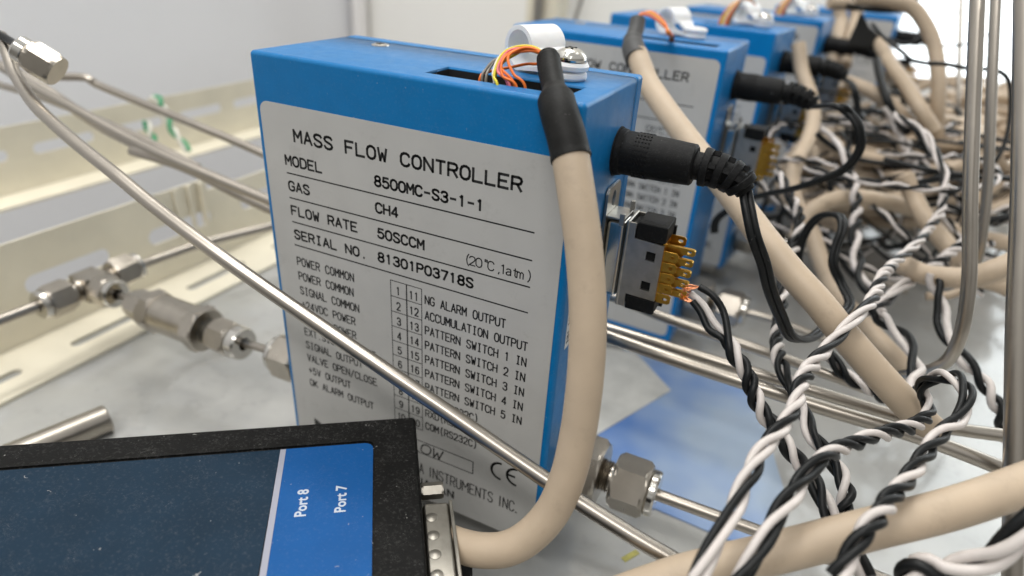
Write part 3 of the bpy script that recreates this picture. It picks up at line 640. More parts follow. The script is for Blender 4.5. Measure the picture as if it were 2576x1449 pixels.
for k in range(64):
    u = rg.uniform(2080, 2500); v = rg.uniform(190, 600); d = rg.uniform(27, 40)
    c = at(u, v, d); ang = rg.uniform(0, 6.28); R1 = rg.uniform(2, 5.5); P = []
    for q in range(rg.randint(4, 8)):
        aa = ang + q * .5; p = c + V((R1 * math.cos(aa), R1 * math.sin(aa), 1.6 * math.sin(aa * 1.7 + k))); p.z = min(7.5, max(p.z, -1.2)); P.append(p)
    S = resample(spline(P, 6), .22); n = len(S)
    if k % 5 < 3: bk.tube(S, (.08, .11, .15)[k % 3], 8); continue
    for j, mb_ in ((0, bk), (1, wk)):
        mb_.tube([S[i] + V((math.cos(i * .75 + j * 3.14), math.sin(i * .75 + j * 3.14) * .3, math.sin(i * .75 + j * 3.14))) * .08 for i in range(n)], .07, 7)
for mb_, m_, nm_, lb_ in ((bk, blackw, 'black_wire_tangle', 'loose black wires mixed through the far cable heap'), (wk, whitew, 'white_wire_tangle', 'loose white wires mixed through the far cable heap')):
    o = mb_.build(nm_, m_); o['kind'] = 'stuff'; o['label'] = lb_; o['category'] = 'wires'
# black cords in the distance
GK = 'loose black cords among the cables'
def kc(label, pts, rr=.09): return cable('black_cable', label, 'cord', pts, rr, blackw, GK, n=6, seg=10)
kc('long thin black cord crossing the window and hooking down at the right', [(2195, 60, 30), (2225, 95, 29), (2269, 130, 28), (2292, 150, 27.5), (2330, 159, 27), (2375, 161, 26.5), (2435, 172, 26), (2492, 175, 26), (2525, 187, 26), (2541, 220, 26), (2540, 300, 26), (2525, 366, 26), (2500, 410, 26), (2475, 428, 27), (2435, 437, 28), (2374, 436, 29), (2262, 443, 30), (2168, 462, 30), (2110, 470, 30)], .085)
kc('thin black cord crossing the upper window pane', [(2330, 92, 32), (2352, 112, 32), (2392, 116, 32), (2435, 108, 32), (2480, 88, 32), (2500, 90, 32)], .06)
kc('black cord looping at the window corner', [(2165, 20, 34), (2220, 18, 34), (2270, 22, 34), (2310, 50, 34), (2316, 80, 34), (2300, 105, 34), (2265, 110, 34), (2235, 95, 34)], .1)
kc('thick black cord along the lower edge of the top cable', [(2130, 14, 35), (2190, 24, 35), (2250, 26, 35), (2290, 14, 35), (2310, -6, 35)], .14)
kc('black cord hanging down through the tangle', [(2205, 150, 33), (2215, 200, 32), (2232, 250, 31), (2250, 290, 31), (2282, 330, 30)], .2)
kc('black cord drooping from the third plug to the left', [(2160, 310, 30), (2140, 350, 30), (2128, 400, 29), (2122, 450, 29), (2088, 452, 29), (2095, 500, 29)], .13)
kc('black cord arching over the tangle to the twisted pairs', [(2158, 275, 31), (2200, 282, 31), (2240, 290, 31), (2275, 300, 30), (2310, 340, 29), (2335, 390, 29)], .1)
# black wedge shaped cloth cover near the window
s = MB(); f1 = [(2166, 26), (2188, 70), (2240, 108), (2212, 126), (2128, 116), (2138, 92), (2152, 62)]
A_ = [at(u, v, 35) for u, v in f1]; B_ = [at(u, v, 36.6) for u, v in f1]; n = len(f1)
s.add(A_ + B_, [tuple(range(n)), tuple(range(2 * n - 1, n - 1, -1))] + [(k, (k + 1) % n, n + (k + 1) % n, n + k) for k in range(n)])
tag(s.build('black_connector_boot', shrink, bevel=.1), 'black wedge shaped rubber boot before the farthest controller', 'connector')

# ------------------------------------------------------------------ clamps on top of the controllers
def clamp(k, label, sp0=V((7.2, 2.1, 12.0)), screw=True):
    B = inbox(k)
    r = thing('cable_clamp', label, 'clamp', B @ sp0, 'white nylon cable clamps'); r.rotation_euler.z = PL[k][1]
    a_ = V((.42, .90, 0)).normalized(); sd = V((a_.y, -a_.x, 0)); R = .43; cx = -1.16; cz = .50
    # strap: lower leg, loop, upper leg, drawn in the (sd, z) plane
    path = [(0.10, .10), (-.35, .10), (-.62, .13)]
    for q in range(0, 17):
        an = math.radians(-72 - q * 18.2); path.append((cx + R * math.cos(an), cz + R * math.sin(an)))
    path += [(-.60, .52), (-.42, .36), (-.2, .30), (.10, .30)]
    S2 = spline([V((x, 0, z)) for x, z in path], 3); th = .05; wd = .50; vs = []; n = len(S2)
    for i, p in enumerate(S2):
        d = (S2[min(i + 1, n - 1)] - S2[max(i - 1, 0)]).normalized(); nn = V((-d.z, 0, d.x))
        wq = wd if p.x < -.75 else max(.30, wd + (p.x + .75) * -.55)
        for w_, t_ in ((-wq, -th), (wq, -th), (wq, th), (-wq, th)):
            q = p + nn * t_; vs.append(sd * q.x + V((0, 0, q.z)) + a_ * w_)
    fs = [(i * 4 + j, i * 4 + (j + 1) % 4, i * 4 + 4 + (j + 1) % 4, i * 4 + 4 + j) for i in range(n - 1) for j in range(4)] + [(0, 1, 2, 3), tuple(4 * (n - 1) + j for j in (3, 2, 1, 0))]
    s = MB(); s.add(vs, fs, False); s.lathe((0, 0, 0.012), (0, 0, 1), [(0, 0), (0, .38), (.05, .41), (.13, .40), (.17, .36)], 28)
    s.lathe((0, 0, .20), (0.05, 0, 1), [(0, .36), (.04, .42), (.12, .43), (.19, .38), (.19, 0)], 28)
    s.build('strap', nylon, r)
    if not screw: return r
    s = MB(); prof = [(.0, .30), (.0, .365), (.04, .37)] + [(.04 + .23 * math.sin(q * math.pi / 16), .37 * math.cos(q * math.pi / 16)) for q in range(1, 8)] + [(.27, 0)]
    s.lathe((0, 0, .395), (0, 0, 1), prof, 32); sc = s.build('screw', chrome, r)
    s = MB()
    for an in (.6, .6 + math.pi / 2): s.obox(V((0, 0, .662)), V((math.cos(an), math.sin(an), 0)), V((-math.sin(an), math.cos(an), 0)), V((0, 0, 1)), .13, .025, .006)
    s.build('screw_slot', ink, sc)
    return r
clamp(1, 'white nylon cable clamp held by a domed screw on the nearest controller')
clamp(2, 'loose white nylon clamp behind the grey heat shrink on the second controller', V((6.6, 2.4, 12.0)), False)
k3 = clamp(3, 'white nylon cable clamp and screw on the third controller'); 
k4 = clamp(4, 'white nylon cable clamp and screw on the fourth controller')
for k, lab in ((3, 'bundle of thin coloured wires rising from the third controller into its clamp'), (4, 'bundle of thin coloured wires rising from the fourth controller into its clamp')):
    B = inbox(k); root = thing('wire_bundle', lab, 'wires', B @ V((6, 1.1, 11.9)), 'coloured wire bundles on far controllers')
    for q, c in enumerate(('orange', 'yellow', 'white', 'orange', 'brown', 'grey')):
        P = [B @ V((5.4 + q * .12, 1.0, 11.2)), B @ V((5.4 + q * .1, 1.05, 12.1)), B @ V((5.7 + q * .07, 1.2, 12.8)), B @ V((6.3, 1.4, 13.2 + q * .03)), B @ V((6.9, 1.1, 13.0))]
        s = MB(); s.tube(spline(P, 5), .05, 8); child(s.build('coloured_wire', wire_c[c]), root)

# ------------------------------------------------------------------ steel tubes
GT = 'long thin steel tubes'
TR = .165
def tb(label, pts, rr=TR, n=8): return cable('steel_tube', label, 'tube', pts, rr, steel, GT, n=n, seg=20)
tb('bent steel tube slanting across the front of the nearest label', [(2, 90, 18.5), (14, 118, 18.3), (34, 178, 18.0), (50, 207, 17.8), (72, 243, 17.5), (98, 275, 17.2), (135, 310, 16.9), (194, 362, 16.5), (292, 440, 16.0), (389, 520, 15.6), (518, 618, 15.1), (671, 727, 14.7), (833, 838, 14.3), (995, 948, 13.9), (1141, 1047, 13.6), (1242, 1117, 13.4), (1367, 1203, 13.15), (1449, 1258, 12.95), (1586, 1345, 12.6), (1693, 1408, 12.35), (1790, 1466, 12.1)], .168)
tb('straight steel tube passing behind the nearest controller, lowest on the left', [(-60, 125, 25.5), (75, 212, 25), (194, 277, 24.5), (324, 348, 24), (453, 409, 23.4), (667, 500, 22.6), (1000, 640, 21), (1529, 846, 18.6), (1986, 1000, 16.8), (2320, 1102, 16.0), (2535, 1184, 15.6), (2640, 1225, 15.5)], .19, n=5)
tb('straight steel tube passing behind the nearest controller, just above the lowest', [(330, 380, 25), (470, 425, 24.4), (667, 522, 23.6), (1000, 655, 22), (1529, 826, 19.6), (1986, 965, 17.8), (2320, 1066, 16.8), (2395, 1078, 16.6), (2529, 1096, 16.4), (2650, 1110, 16.2)], .17, n=5)
tb('steel tube with a kink near the top left nut, running behind the controller', [(120, 193, 27), (206, 194, 27), (228, 202, 27), (262, 220, 27), (470, 305, 26), (648, 380, 25.2), (1000, 540, 23.5), (1529, 742, 21), (1675, 800, 20.4), (1986, 907, 19), (2200, 985, 18.2)], .165, n=6)
tb('faint steel tube at the far left behind the nut', [(-60, 198, 29), (60, 231, 28.5), (150, 262, 28), (330, 335, 27.5), (500, 420, 27)], .15, n=5)
tb('wide blurred steel tube hugging the lower left one', [(-60, 140, 26.5), (60, 190, 26.4), (160, 255, 26.2), (260, 322, 26), (420, 402, 25.6)], .2, n=5)
tb('tall steel tube standing at the right and curving back to the left at its foot', [(2462, -60, 16.4), (2459, 0, 16.4), (2449, 240, 16.5), (2441, 483, 16.6), (2440, 604, 16.7), (2438, 701, 16.8), (2427, 798, 17), (2409, 862, 17.3), (2382, 908, 17.8), (2335, 934, 18.6), (2270, 945, 19.5)], .175)
tb('tall steel tube just right of the curved one', [(2509, -60, 20), (2505, 0, 20), (2494, 240, 20.2), (2484, 470, 20.6), (2466, 620, 21), (2450, 690, 21.4), (2436, 760, 22)], .155)
tb('thick steel tube at the right edge of the picture', [(2580, -80, 15), (2577, 0, 15), (2569, 483, 15), (2556, 845, 15), (2549, 1300, 15), (2546, 1500, 15)], .215)
tb('thin grey tube before the window', [(2419, -40, 38), (2416, 60, 38), (2412, 220, 38), (2414, 330, 38), (2422, 440, 38)], .14)
# tube out of the right coupling and stubs of the left one
cable('steel_tube', 'steel tube leaving the right coupling of the nearest controller', 'tube', [(W + 2.4, 2, 1.5), (12.2, 2, 1.52), (14, 2, 1.55), (16, 1.9, 1.6), (18, 1.7, 1.7)], TR, steel, GT, world=True)
for k, lab in ((2, 'steel tube leaving the right coupling of the second controller'), (3, 'steel tube leaving the right coupling of the third controller')):
    B = inbox(k); cable('steel_tube', lab, 'tube', [B @ V(p) for p in ((W + 2.4, 2, 1.5), (12.2, 2, 1.5), (14, 2, 1.3), (17, 1.9, .9))], TR, steel, GT, world=True)
# tube rod lying on the bench
a_ = on(272, 1052, 2, -1.05); b_ = on(60, 1140, 2, -1.05); d = (b_ - a_).normalized()
s = MB(); s.lathe(a_, d, [(0, 0), (0, .47), (.04, .50), (6, .50), (6, 0)], 28); tag(s.build('steel_rod', nutm), 'thick short steel tube lying on the bench behind the hub', 'tube')

# compression nut with black cord, top left
c = at(98, 152, 17.6); ax = (at(150, 182, 17.75) - at(60, 128, 17.5)).normalized()
r = thing('loose_nut', 'loose hexagonal steel nut threaded on a black cord at the top left', 'nut', c)
s = MB(); s.hexnut(ax * -.26, ax, .78, .47, .0, roll=.45); s.build('nut_body', nutm, r)
s = MB(); s.lathe(ax * -.58, ax, [(0, .1), (0, .33), (.05, .37), (.26, .37), (.32, .33)], 28); s.build('nut_collar', chrome, r)
cable('black_cable', 'black cord entering the loose nut at the top left', 'cord', [c + ax * .1, c - ax * .5, at(34, 108, 17.9), at(0, 88, 18.2), at(-50, 55, 18.6)], .11, blackw, GK, world=True)

# tee fitting and inline filter on the left
def nut(mb_, p, ax, L, R): mb_.hexnut(p, ax, L, R, .25, roll=.1)
r = thing('tee_fitting', 'steel tee fitting with three compression nuts at the left', 'fitting', (-12.1, 1.9, 1.5)); Y = V((0, 1, 0)); X = V((1, 0, 0))
s = MB(); s.lathe(Y * -.95, Y, [(0, .36), (.25, .36), (.3, .46), (.9, .46)], 20); s.lathe(Y * .0, Y, [(-.3, .46), (.5, .46), (.75, .36), (1.0, .36)], 20); s.obox(V((0, 0, 0)), X, Y, V((0, 0, 1)), .5, .48, .48); s.lathe(X * .3, X, [(0, .42), (.6, .36)], 20)
s.build('tee_body', nutm, r, wn=True)
for p, ax, L in ((Y * -.85, -Y, .95), (Y * .9, Y, .95), (X * .55, X, .75)):
    s = MB(); nut(s, p, ax, L, .66); nb = s.build('compression_nut', nutm, r)
    s = MB(); s.lathe(p + ax * (L - .02), ax, [(0, .5), (.06, .56), (.22, .56), (.28, .5), (.28, .22)], 24); s.build('nut_collar', chrome, nb)
cable('steel_tube', 'steel tube running forward from the tee fitting to the left edge', 'tube', [(-12.15, .2, 1.5), (-12.3, -2, 1.5), (-12.45, -5, 1.5)], .2, steel, GT, world=True)
cable('steel_tube', 'steel tube running back from the tee fitting along the cream angle iron', 'tube', [(-12.05, 3.8, 1.5), (-11.6, 7, 1.5), (-10.6, 10, 1.5), (-9.8, 13, 1.5), (-9, 17, 1.5)], .2, steel, GT, world=True)
cable('steel_tube', 'short steel tube between the tee fitting and the filter', 'tube', [(-10.9, 1.95, 1.45), (-10, 2, 1.4), (-9.2, 2, 1.35)], .15, steel, GT, world=True)
r = thing('inline_filter', 'cylindrical steel inline filter between the tee and the nearest controller', 'filter', (-6.8, 2, 1.3))
s = MB(); s.lathe((-1.45, 0, 0), X, [(0, .5), (.0, .70), (.06, .74), (1.75, .74), (1.78, .70)], 32); s.build('filter_body', nutm, r)
s = MB(); s.hexnut((-2.05, 0, 0), X, .62, .86, 0, roll=.3); s.build('hex_collar', nutm, r)
s = MB(); s.hexnut((.32, 0, 0), X, .6, .90, 0, roll=.1); s.build('hex_collar', nutm, r)
s = MB(); s.hexnut((-2.95, 0, 0), X, .86, .62, .2, roll=.1); s.build('compression_nut', nutm, r)
s = MB(); s.lathe((.9, 0, 0), X, [(0, .5), (.05, .42), (.5, .42)], 24); s.build('dark_neck', mat('dark_thread', (.12, .11, .09), .4, metal=.8), r)
s = MB(); s.hexnut((1.35, 0, .0), X, .9, .68, .25, roll=.4); nb = s.build('compression_nut', nutm, r)
s = MB(); s.lathe((2.22, 0, 0), X, [(0, .5), (.1, .60), (.42, .60), (.5, .56), (.5, .24), (.3, .17)], 28); s.build('nut_collar', chrome, nb)
cable('steel_tube', 'short steel tube between the filter and the nearest controller', 'tube', [(-4.4, 2, 1.3), (-3.4, 2, 1.42), (-2.3, 2, 1.5)], .15, steel, GT, world=True)

# ------------------------------------------------------------------ cream slotted angle irons
def slots(lst, h=.36): 
    out = []
    for y0, y1, z in lst: out.append(rrect(y0, z - h, y1, z + h, h - .01, 6))
    return out
GA = 'cream slotted angle irons at the left'
def angle(label, x, z0, z1, ya, yb, sl, fsl, fl, loc, step=0.001, sh=.3):
    r = thing('slotted_angle', label, 'angle iron', loc, GA)
    s = MB(); s.add(*plate([(ya, z0), (yb, z0), (yb, z1 - step), (10.35, z1 - step), (10.35, z1), (ya, z1)], slots(sl, sh), .09, frame((x, 0, 0), (0, 1, 0), (0, 0, 1)))); child(s.build('upright_flange', cream), r)
    s = MB(); s.add(*plate([(x + .07, ya), (x + fl, ya), (x + fl, yb), (x + .07, yb)], [[(p[1], p[0]) for p in q] for q in fsl], .14, frame((0, 0, z0 + .07), (1, 0, 0), (0, 1, 0)))); child(s.build('foot_flange', cream), r)
    return r
fs_ = [rrect(y0, -13.5, y0 + 3.6, -12.98, .25) for y0 in (-4.5, 1.1, 6.9, 12.6)]
rB = angle('nearest cream slotted angle iron, under the tee fitting, with a foot on the bench', -15.0, -1.48, 3.0, -9, 30, [(y, y + 3.7, .98) for y in (-4.7, .95, 6.65, 12.35, 18.0)], fs_, 3.2, (-15, 8, -1.5), .62, .40)
angle('upper cream slotted angle iron farther back at the left', -26.0, .75, 4.4, -4, 46, [(y, y + 3.5, 2.95) for y in (-1, 3.8, 8.6, 13.3, 18.1, 22.7, 27.4, 32)], [], 1.9, (-26, 20, .7))
s = MB(); s.box((-14.93, 8.3, .7), (-14.82, 8.55, 2.95)); s.box((-14.93, 9.1, .7), (-14.78, 9.3, 2.98)); s.box((-14.93, 9.75, .7), (-14.6, 9.9, 2.98)); child(s.build('bent_tab', cream, bevel=.03), rB); rB.children[-1]['kind'] = 'stuff'
# green and white twine
tw = thing('twine', 'green and white twisted twine tied round the upper angle iron', 'twine', at(425, 320, 40))
gm = mat('green_twine', (.02, .30, .13), .6); wm_ = mat('white_twine', (.7, .68, .6), .6)

# ------------------------------------------------------------------ twisted wires
def twist(label, pts, colours, r, pitch, root=None, jitter=.22, seed=1, n=10, world=False, group='black and white twisted wires', name='twisted_wires'):
    C = resample(spline([V(p) for p in pts] if world else pix(pts), n), r * .8); N = len(C)
    T_ = [(C[min(i + 1, N - 1)] - C[max(i - 1, 0)]).normalized() for i in range(N)]
    a = T_[0].orthogonal().normalized(); k = len(colours); off = r * (1.0 if k == 2 else 1.155) * 1.16; rg = random.Random(seed)
    ph0 = rg.uniform(0, 6.28); tr = [[] for _ in colours]; s_ = 0; w1 = rg.uniform(.6, 1.2); w2 = rg.uniform(0, 6)
    for i in range(N):
        a = (a - T_[i] * a.dot(T_[i])).normalized(); b = T_[i].cross(a)
        if i: s_ += (C[i] - C[i - 1]).length
        base = ph0 + 2 * math.pi * s_ / pitch + 1.35 * jitter * 6 * math.sin(s_ * w1 + w2) + .2 * math.sin(s_ * 2.3 + w2)
        for j in range(k):
            an = base + 2 * math.pi * j / k; oo = off * (1 + .7 * jitter * math.sin(s_ * (1.3 + .5 * j) + j * 2))
            tr[j].append(C[i] + (a * math.cos(an) + b * math.sin(an)) * oo)
    o = root or thing(name, label, 'wires', C[N // 2], group)
    for j, c in enumerate(colours):
        s = MB(); s.tube(tr[j], r, 12)
        w_ = s.build('wire', {'b': blackw, 'w': whitew, 'g': gm, 'y': wm_}[c]); child(w_, o)
    return o, tr
for pp in ([(383, 243, 38), (400, 252, 38), (415, 280, 38), (425, 310, 38), (440, 335, 38), (462, 360, 38), (475, 385, 38)], [(368, 305, 38), (374, 325, 38), (383, 345, 38), (388, 365, 38)]):
    twist('', pp, 'gy', .11, 2.2, root=tw)
RW = .084
# from the connector lugs
root = thing('twisted_wires', 'three twisted wires soldered to the nearest connector', 'wires', at(1875, 934, 14.6), 'black and white twisted wires')
_, tr = twist('', [(1838, 868, 14.7), (1850, 895, 14.6), (1875, 934, 14.5), (1893, 985, 14.4), (1920, 1036, 14.3), (1948, 1076, 14.2), (1975, 1116, 14.0), (2008, 1162, 13.8), (2058, 1225, 13.3), (2083, 1290, 12.9), (2112, 1345, 12.6), (2150, 1395, 12.3), (2190, 1460, 12.0)], 'bbw', RW, 1.55, root=root, seed=5)
ends = [[(1760, 722, 15.2), (1795, 745, 15.0), (1822, 790, 14.9)], [(1742, 758, 15.3), (1762, 785, 15.2), (1783, 828, 15.0), (1815, 850, 14.8)], [(1738, 738, 15.5), (1770, 768, 15.3), (1800, 815, 15.0)]]
for j in range(3):
    s = MB(); s.tube(spline(pix(ends[j]) + [tr[j][0], tr[j][3]], 10), RW, 12); child(s.build('wire', (blackw, blackw, whitew)[j]), root)
for (u, v, d, z) in ((1760, 722, 15.2, 7.62), (1742, 758, 15.3, 7.34), (1738, 738, 15.5, 7.5)):
    s = MB(); e0 = at(u, v, d)
    for q in range(7):
        g0 = V((10.5 + random.uniform(-.04, .06), 2.38 + random.uniform(-.06, .06), z + random.uniform(-.07, .07)))
        mid = (g0 + e0) / 2 + V([random.uniform(-.07, .07) for _ in range(3)])
        s.tube(spline([g0, mid, e0], 4), .013, 6)
    child(s.build('bare_copper', copper), root)
twist('longest run of three twisted wires, from the top of the tangle to the bottom middle', [(2250, 290, 27), (2276, 304, 26.5), (2318, 330, 26), (2346, 368, 25.5), (2361, 401, 25), (2376, 440, 24.5), (2374, 493, 24), (2366, 534, 23.5), (2343, 568, 23), (2320, 598, 22), (2285, 634, 20.6), (2250, 662, 19.2), (2222, 692, 17.8), (2207, 727, 17.0), (2186, 765, 15.9), (2151, 802, 15.0), (2115, 838, 14.6), (2083, 874, 14.2), (2045, 915, 13.5), (2014, 965, 12.7), (1998, 1025, 12.2), (1962, 1082, 11.7), (1918, 1135, 11.3), (1878, 1210, 10.9), (1838, 1294, 10.5), (1795, 1375, 10.1), (1745, 1465, 9.8)], 'wwb', .071, 2.0, seed=9)
twist('looped run of three twisted wires with a round bight above the steel tubes', [(1845, 1480, 10.0), (1911, 1385, 10.2), (1945, 1320, 10.5), (1983, 1260, 10.8), (2026, 1200, 11.3), (2070, 1152, 11.7), (2125, 1124, 12.5), (2195, 1098, 13), (2258, 1082, 13.6), (2305, 1068, 14), (2335, 1040, 14.6), (2332, 1008, 15), (2318, 985, 15), (2330, 958, 14.8), (2378, 945, 14.2), (2420, 962, 13.6), (2432, 1008, 13.1), (2408, 1056, 12.8), (2365, 1090, 12.4), (2328, 1140, 12), (2290, 1199, 11.4), (2240, 1255, 10.8), (2200, 1310, 10.3), (2155, 1366, 10.1), (2100, 1460, 9.9)], 'wbb', .072, 1.95, seed=4)
twist('twisted wires passing left of the big beige cable and down behind it', [(1962, 440, 24), (1985, 490, 23.3), (2011, 540, 22.7), (2004, 600, 22), (1985, 660, 21), (1970, 720, 20), (1962, 790, 19), (1953, 850, 18), (1962, 910, 17), (1985, 960, 16.4), (2020, 1028, 15.8), (2041, 1087, 15.2), (2072, 1130, 14.8), (2112, 1185, 14.4), (2128, 1241, 14), (2122, 1300, 13.8), (2140, 1370, 13.6)], 'bbw', RW, 1.7, seed=21)
twist('slender twisted wires hanging in the middle of the tangle above the black cord loop', [(2060, 330, 27), (2092, 356, 27), (2124, 385, 26.5), (2142, 440, 26), (2155, 504, 25.5), (2152, 552, 25), (2151, 597, 24.5), (2157, 648, 24), (2168, 705, 23), (2200, 740, 22)], 'bw', .115, 1.9, seed=3)
twist('blurred twisted wires left of the drooping beige cable', [(2225, 270, 31), (2249, 304, 31), (2271, 346, 30.5), (2290, 390, 30), (2304, 423, 30), (2325, 478, 29.5)], 'ww', .12, 2.4, seed=6)
twist('twisted wires dropping from the right beige cables to the thick tube', [(2345, 690, 21), (2360, 737, 20.8), (2371, 776, 20.6), (2371, 812, 20.4), (2382, 848, 20), (2401, 870, 19.6), (2429, 906, 19.2), (2457, 937, 19), (2479, 970, 18.8), (2500, 1005, 18.6), (2522, 1050, 18.5), (2534, 1110, 18.5)], 'bw', .11, 1.9, seed=8)
twist('twisted wires falling from the bend of the tall run towards the round bight', [(2175, 780, 20), (2212, 798, 20), (2249, 826, 19.6), (2276, 854, 19.2), (2296, 887, 18.8), (2304, 923, 18.2), (2300, 965, 17.5), (2318, 1000, 16.5)], 'bw', .11, 1.8, seed=2)
twist('thin twisted pair slanting down left from the curved steel tube', [(2430, 600, 24), (2415, 620, 23.5), (2374, 650, 23), (2326, 683, 22.5), (2299, 703, 22), (2268, 722, 21.5), (2232, 752, 21), (2205, 790, 20)], 'bww', .085, 2.0, seed=12)
twist('short twisted wires crossing under the big beige cable near the steel tubes', [(2080, 885, 18.5), (2110, 925, 18.3), (2140, 952, 18.2), (2176, 968, 18), (2210, 992, 18), (2235, 1010, 18)], 'bbw', RW, 1.6, seed=14)
twist('thick twisted wires entering at the bottom right corner', [(2270, 1500, 11), (2290, 1432, 10.9), (2330, 1425, 10.8), (2370, 1440, 10.7), (2430, 1428, 10.6), (2487, 1408, 10.5), (2529, 1380, 10.4), (2590, 1320, 10.3), (2640, 1270, 10.3)], 'wwb', .1, 2.8, seed=17)

# ------------------------------------------------------------------ hub in the foreground
HZ = 4.0; hc = on(1045, 1050, 2, HZ); e1 = (on(0, 1122, 2, HZ) - hc).normalized(); e2 = (on(1100, 1449, 2, HZ) - hc)
e2 = (e2 - e1 * e2.dot(e1)).normalized(); Zv = V((0, 0, 1))
def hb(a, b, c=0): return hc + e1 * a + e2 * b + Zv * c - hroot.location
hroot = thing('serial_hub', 'black serial hub with navy and blue label reading Port 8 and Port 7', 'hub', (hc.x, hc.y, -1.5))
Mh = Matrix((-e1, e2 * -1, Zv)).transposed().to_4x4(); Mh.translation = hb(0, 0, 0)
Mh0 = Mh.copy()
def hloc(p): 
    q = V(p) - hc; return (-q.dot(e1), -q.dot(e2))            # plate coordinates: x right, y away
s = MB(); s.box((-13.5, -12, -3.4), (0, 0, -.0), Mh0); hbody = s.build('case', hubm, hroot, bevel=.07, bseg=3)
def upl(dz): M = Mh0.copy(); M.translation = M.translation + Zv * dz; return M
l0 = hloc(on(935, 1115, 2, HZ)); l1 = hloc(on(940, 1449, 2, HZ)); lx = (l0[0] + l1[0]) / 2; ly = l0[1]
s = MB(); s.add(*plate(rrect(-13.4, -11.9, -.01 - .05, -.06, .05), [rrect(-13.0, -11.6, lx + .05, ly + .05, .25)], .05, upl(.026))); s.build('raised_rim', hubm, hroot, bevel=.012, bseg=2)
# stripe borders at fixed x
a0, a1, b0, b1 = [hloc(on(u, v, 2, HZ)) for u, v in ((705, 1135), (652, 1449), (720, 1132), (678, 1449))]
sA, sB = (a0[0] + a1[0]) / 2, (b0[0] + b1[0]) / 2
yb = -11.5
s = MB(); s.add(*plate([(-12.9, yb), (a0[0] + (a1[0] - a0[0]) * 1.6, yb), (a0[0], ly), (-12.9, ly)], [], .012, upl(.01))); lab = s.build('label', navy, hroot)
sl = (a1[0] - a0[0]) / (a1[1] - a0[1]); 
def xs_(x0, y): return x0 + sl * (y - a0[1])
s = MB(); s.add(*plate([(xs_(a0[0], yb) + .004, yb), (xs_(b0[0], yb), yb), (xs_(b0[0], ly), ly), (xs_(a0[0], ly) + .004, ly)], [], .012, upl(.012))); s.build('label_stripe', hgrey, lab)
rr_ = [p for p in rrect(b0[0] - 1, yb, lx, ly, .2) if p[0] > b0[0]]
poly = [p for p in rrect(b0[0], yb, lx, ly, .2)][:7] + [(xs_(b0[0], ly) + .004, ly), (xs_(b0[0], yb) + .004, yb), (lx, yb)]
s = MB(); s.add(*plate(poly, [], .012, upl(.014))); s.build('label_field', hblue, lab)
# lettering: flat print made from the built-in font
def fonttext(txt, size, M, name, m, parent):
    cu = bpy.data.curves.new('t', 'FONT'); cu.body = txt; cu.size = size; cu.resolution_u = 3; cu.offset = .008
    ob = bpy.data.objects.new('t', cu); me = bpy.data.meshes.new_from_object(ob); bpy.data.objects.remove(ob)
    s = MB(); s.add([M @ v.co for v in me.vertices], [tuple(p.vertices) for p in me.polygons]); return s.build(name, m, parent)
for txt, (u, v), (u2, v2) in (('Port 8', (771, 1301), (771, 1226)), ('Port 7', (871, 1290), (871, 1216))):
    p = hloc(on(u, v, 2, HZ)); q = hloc(on(u2, v2, 2, HZ))
    L_ = abs(q[1] - p[1]); sz = L_ / 2.55
    M = Mh0 @ Matrix.Translation((p[0] - .02, p[1], .0225)) @ Matrix.Rotation(math.pi / 2, 4, 'Z') @ Matrix.Diagonal((.93, 1, 1, 1))
    fonttext(txt, L_ / 2.62, M, 'lettering', hwhite, lab)
# cable plug in the hub's side
pl = thing('serial_plug', 'nickel plated serial plug in the side of the black hub', 'plug', hb(0, 3, -1) + hroot.location)
def pb(x, y, z): return hb(-x, y, z) + hroot.location - pl.location
def bq(s, x0, x1, y0, y1, z0, z1): s.add([pb(x, y, z) for z in (z0, z1) for y in (y0, y1) for x in (x0, x1)], [(0, 2, 3, 1), (4, 5, 7, 6), (0, 1, 5, 4), (2, 6, 7, 3), (0, 4, 6, 2), (1, 3, 7, 5)])
ys0 = -hloc(on(1100, 1262, 2, HZ - .35))[1]; yn = -hloc(on(1092, 1234, 2, HZ - .45))[1]; ys1 = ys0 + 2.25
s = MB(); bq(s, .02, .60, ys0, ys1, -2.2, -.35); shell = s.build('shell', nickel, pl, bevel=.08, bseg=3)
for q in range(4):
    s = MB(); c_ = pb(.2, ys0 + .42 + q * .48, -.35); s.lathe(c_ - Zv * .02, Zv, [(0, .15), (.03, .12), (.045, .05), (.05, 0)], 16); s.build('dimple', nickel, shell)
s = MB(); bq(s, .60, .68, ys0 - .0, ys1 + .02, -2.25, -.32); s.build('shell_lip', nickel, pl, bevel=.02)
s = MB(); s.hexnut(pb(.02, yn, -.45), -e1 , .50, .19, .0, roll=.0, ch=.05); s.build('jack_screw', nickel, pl)
s = MB(); bq(s, .02, .5, ys1 + .05, ys1 + .45, -2.0, -.6); s.build('copper_toned_clip', mat('bronze', (.45, .22, .12), .3, metal=1), pl, bevel=.08)
s = MB(); s.lathe(pb(.68, ys0 + 1.0, -1.2), -e1, [(0, .48), (.15, .46), (.3, .40)], 24); s.build('cable_entry', blackp, pl)

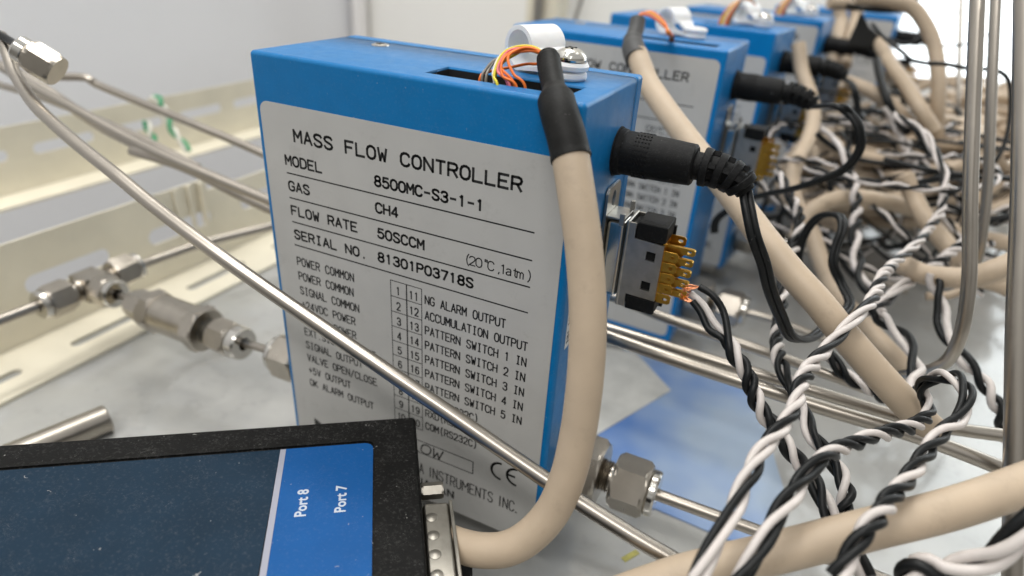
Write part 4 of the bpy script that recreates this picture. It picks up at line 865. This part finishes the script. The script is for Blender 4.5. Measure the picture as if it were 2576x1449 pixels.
# ------------------------------------------------------------------ things on the bench
bs = mat('blue_painted_reflections', (.19, .33, .62), .25, bump=.03, bscale=4, coat=.3)
nb_ = bs.node_tree; t_ = nb_.nodes.new('ShaderNodeTexNoise'); t_.inputs['Scale'].default_value = .16; t_.inputs['Detail'].default_value = 3
tcb = nb_.nodes.new('ShaderNodeTexCoord'); nb_.links.new(tcb.outputs['Object'], t_.inputs['Vector'])
crb = nb_.nodes.new('ShaderNodeValToRGB'); crb.color_ramp.elements[0].position = .38; crb.color_ramp.elements[0].color = (.10, .22, .53, 1)
crb.color_ramp.elements[1].position = .60; crb.color_ramp.elements[1].color = (.36, .45, .57, 1)  # paler blue paints the reflected light into the sheet's colour
nb_.links.new(t_.outputs['Fac'], crb.inputs[0]); nb_.links.new(crb.outputs[0], nb_.nodes['Principled BSDF'].inputs['Base Color'])
s = MB(); P = [(7.0, 13.6), (12.6, 13.6), (14.6, 7.2), (13.9, 4.3), (8.3, 4.6)]; s.add([V((x, y, -1.492)) for x, y in P] + [V((x, y, -1.45)) for x, y in P], [(4, 3, 2, 1, 0), (5, 6, 7, 8, 9)] + [(k, (k + 1) % 5, 5 + (k + 1) % 5, 5 + k) for k in range(5)])
tag(s.build('blue_sheet', bs), 'glossy blue sheet with painted reflections lying on the bench right of the nearest controller', 'sheet')
s = MB(); P = [(5.9, 12.6), (7.6, 13.1), (9.7, 11.1), (7.9, 6.9), (5.6, 7.4)]; s.add([V((x, y, -1.446)) for x, y in P] + [V((x, y, -1.42)) for x, y in P], [(4, 3, 2, 1, 0), (5, 6, 7, 8, 9)] + [(k, (k + 1) % 5, 5 + (k + 1) % 5, 5 + k) for k in range(5)])
tag(s.build('white_paper', mat('plain_paper', (.55, .545, .51), .5, var=.12, vscale=1.2, smudge=.3)), 'crumpled white paper corner on the blue sheet', 'paper')
ym = mat('yellow_reflection', (.40, .37, .10), .6, var=.2)  # flat yellow strip paints a blurred reflection onto the bench
for (u, v), lab in (((1586, 1398), 'small yellow painted reflection on the bench under the slanting tube'),):
    p = on(u, v, 2, -1.49); s = MB(); s.obox(p, V((.5, .86, 0)), V((-.86, .5, 0)), V((0, 0, 1)), .3, .09, .008); tag(s.build('reflection_mark', ym), lab, 'reflection')

pp = on(1362, 10, 1, 54)
s = MB(); s.box((pp.x - 1.6, 54, -1.49), (pp.x + 1.6, 54.15, 40)); s.box((pp.x + 1.6, 54, -1.49), (pp.x + 1.75, 57, 40))
tag(s.build('slotted_angle', cream), 'cream upright post far behind the second controller', 'angle iron', GA)
s = MB(); s.tube([V((pp.x - .1, 53.3, -1.4)), V((pp.x + .1, 53.3, 40))], .5, 16); tag(s.build('steel_tube', steel), 'blurred steel tube standing before the far cream post', 'tube', GT)
s = MB(); a_ = on(1446, 52, 1, 46); s.tube([on(1430, 110, 1, 46), a_, on(1462, 0, 1, 46), on(1490, -90, 1, 46)], .16, 12); tag(s.build('steel_tube', steel), 'thin leaning grey tube behind the second controller', 'tube', GT)
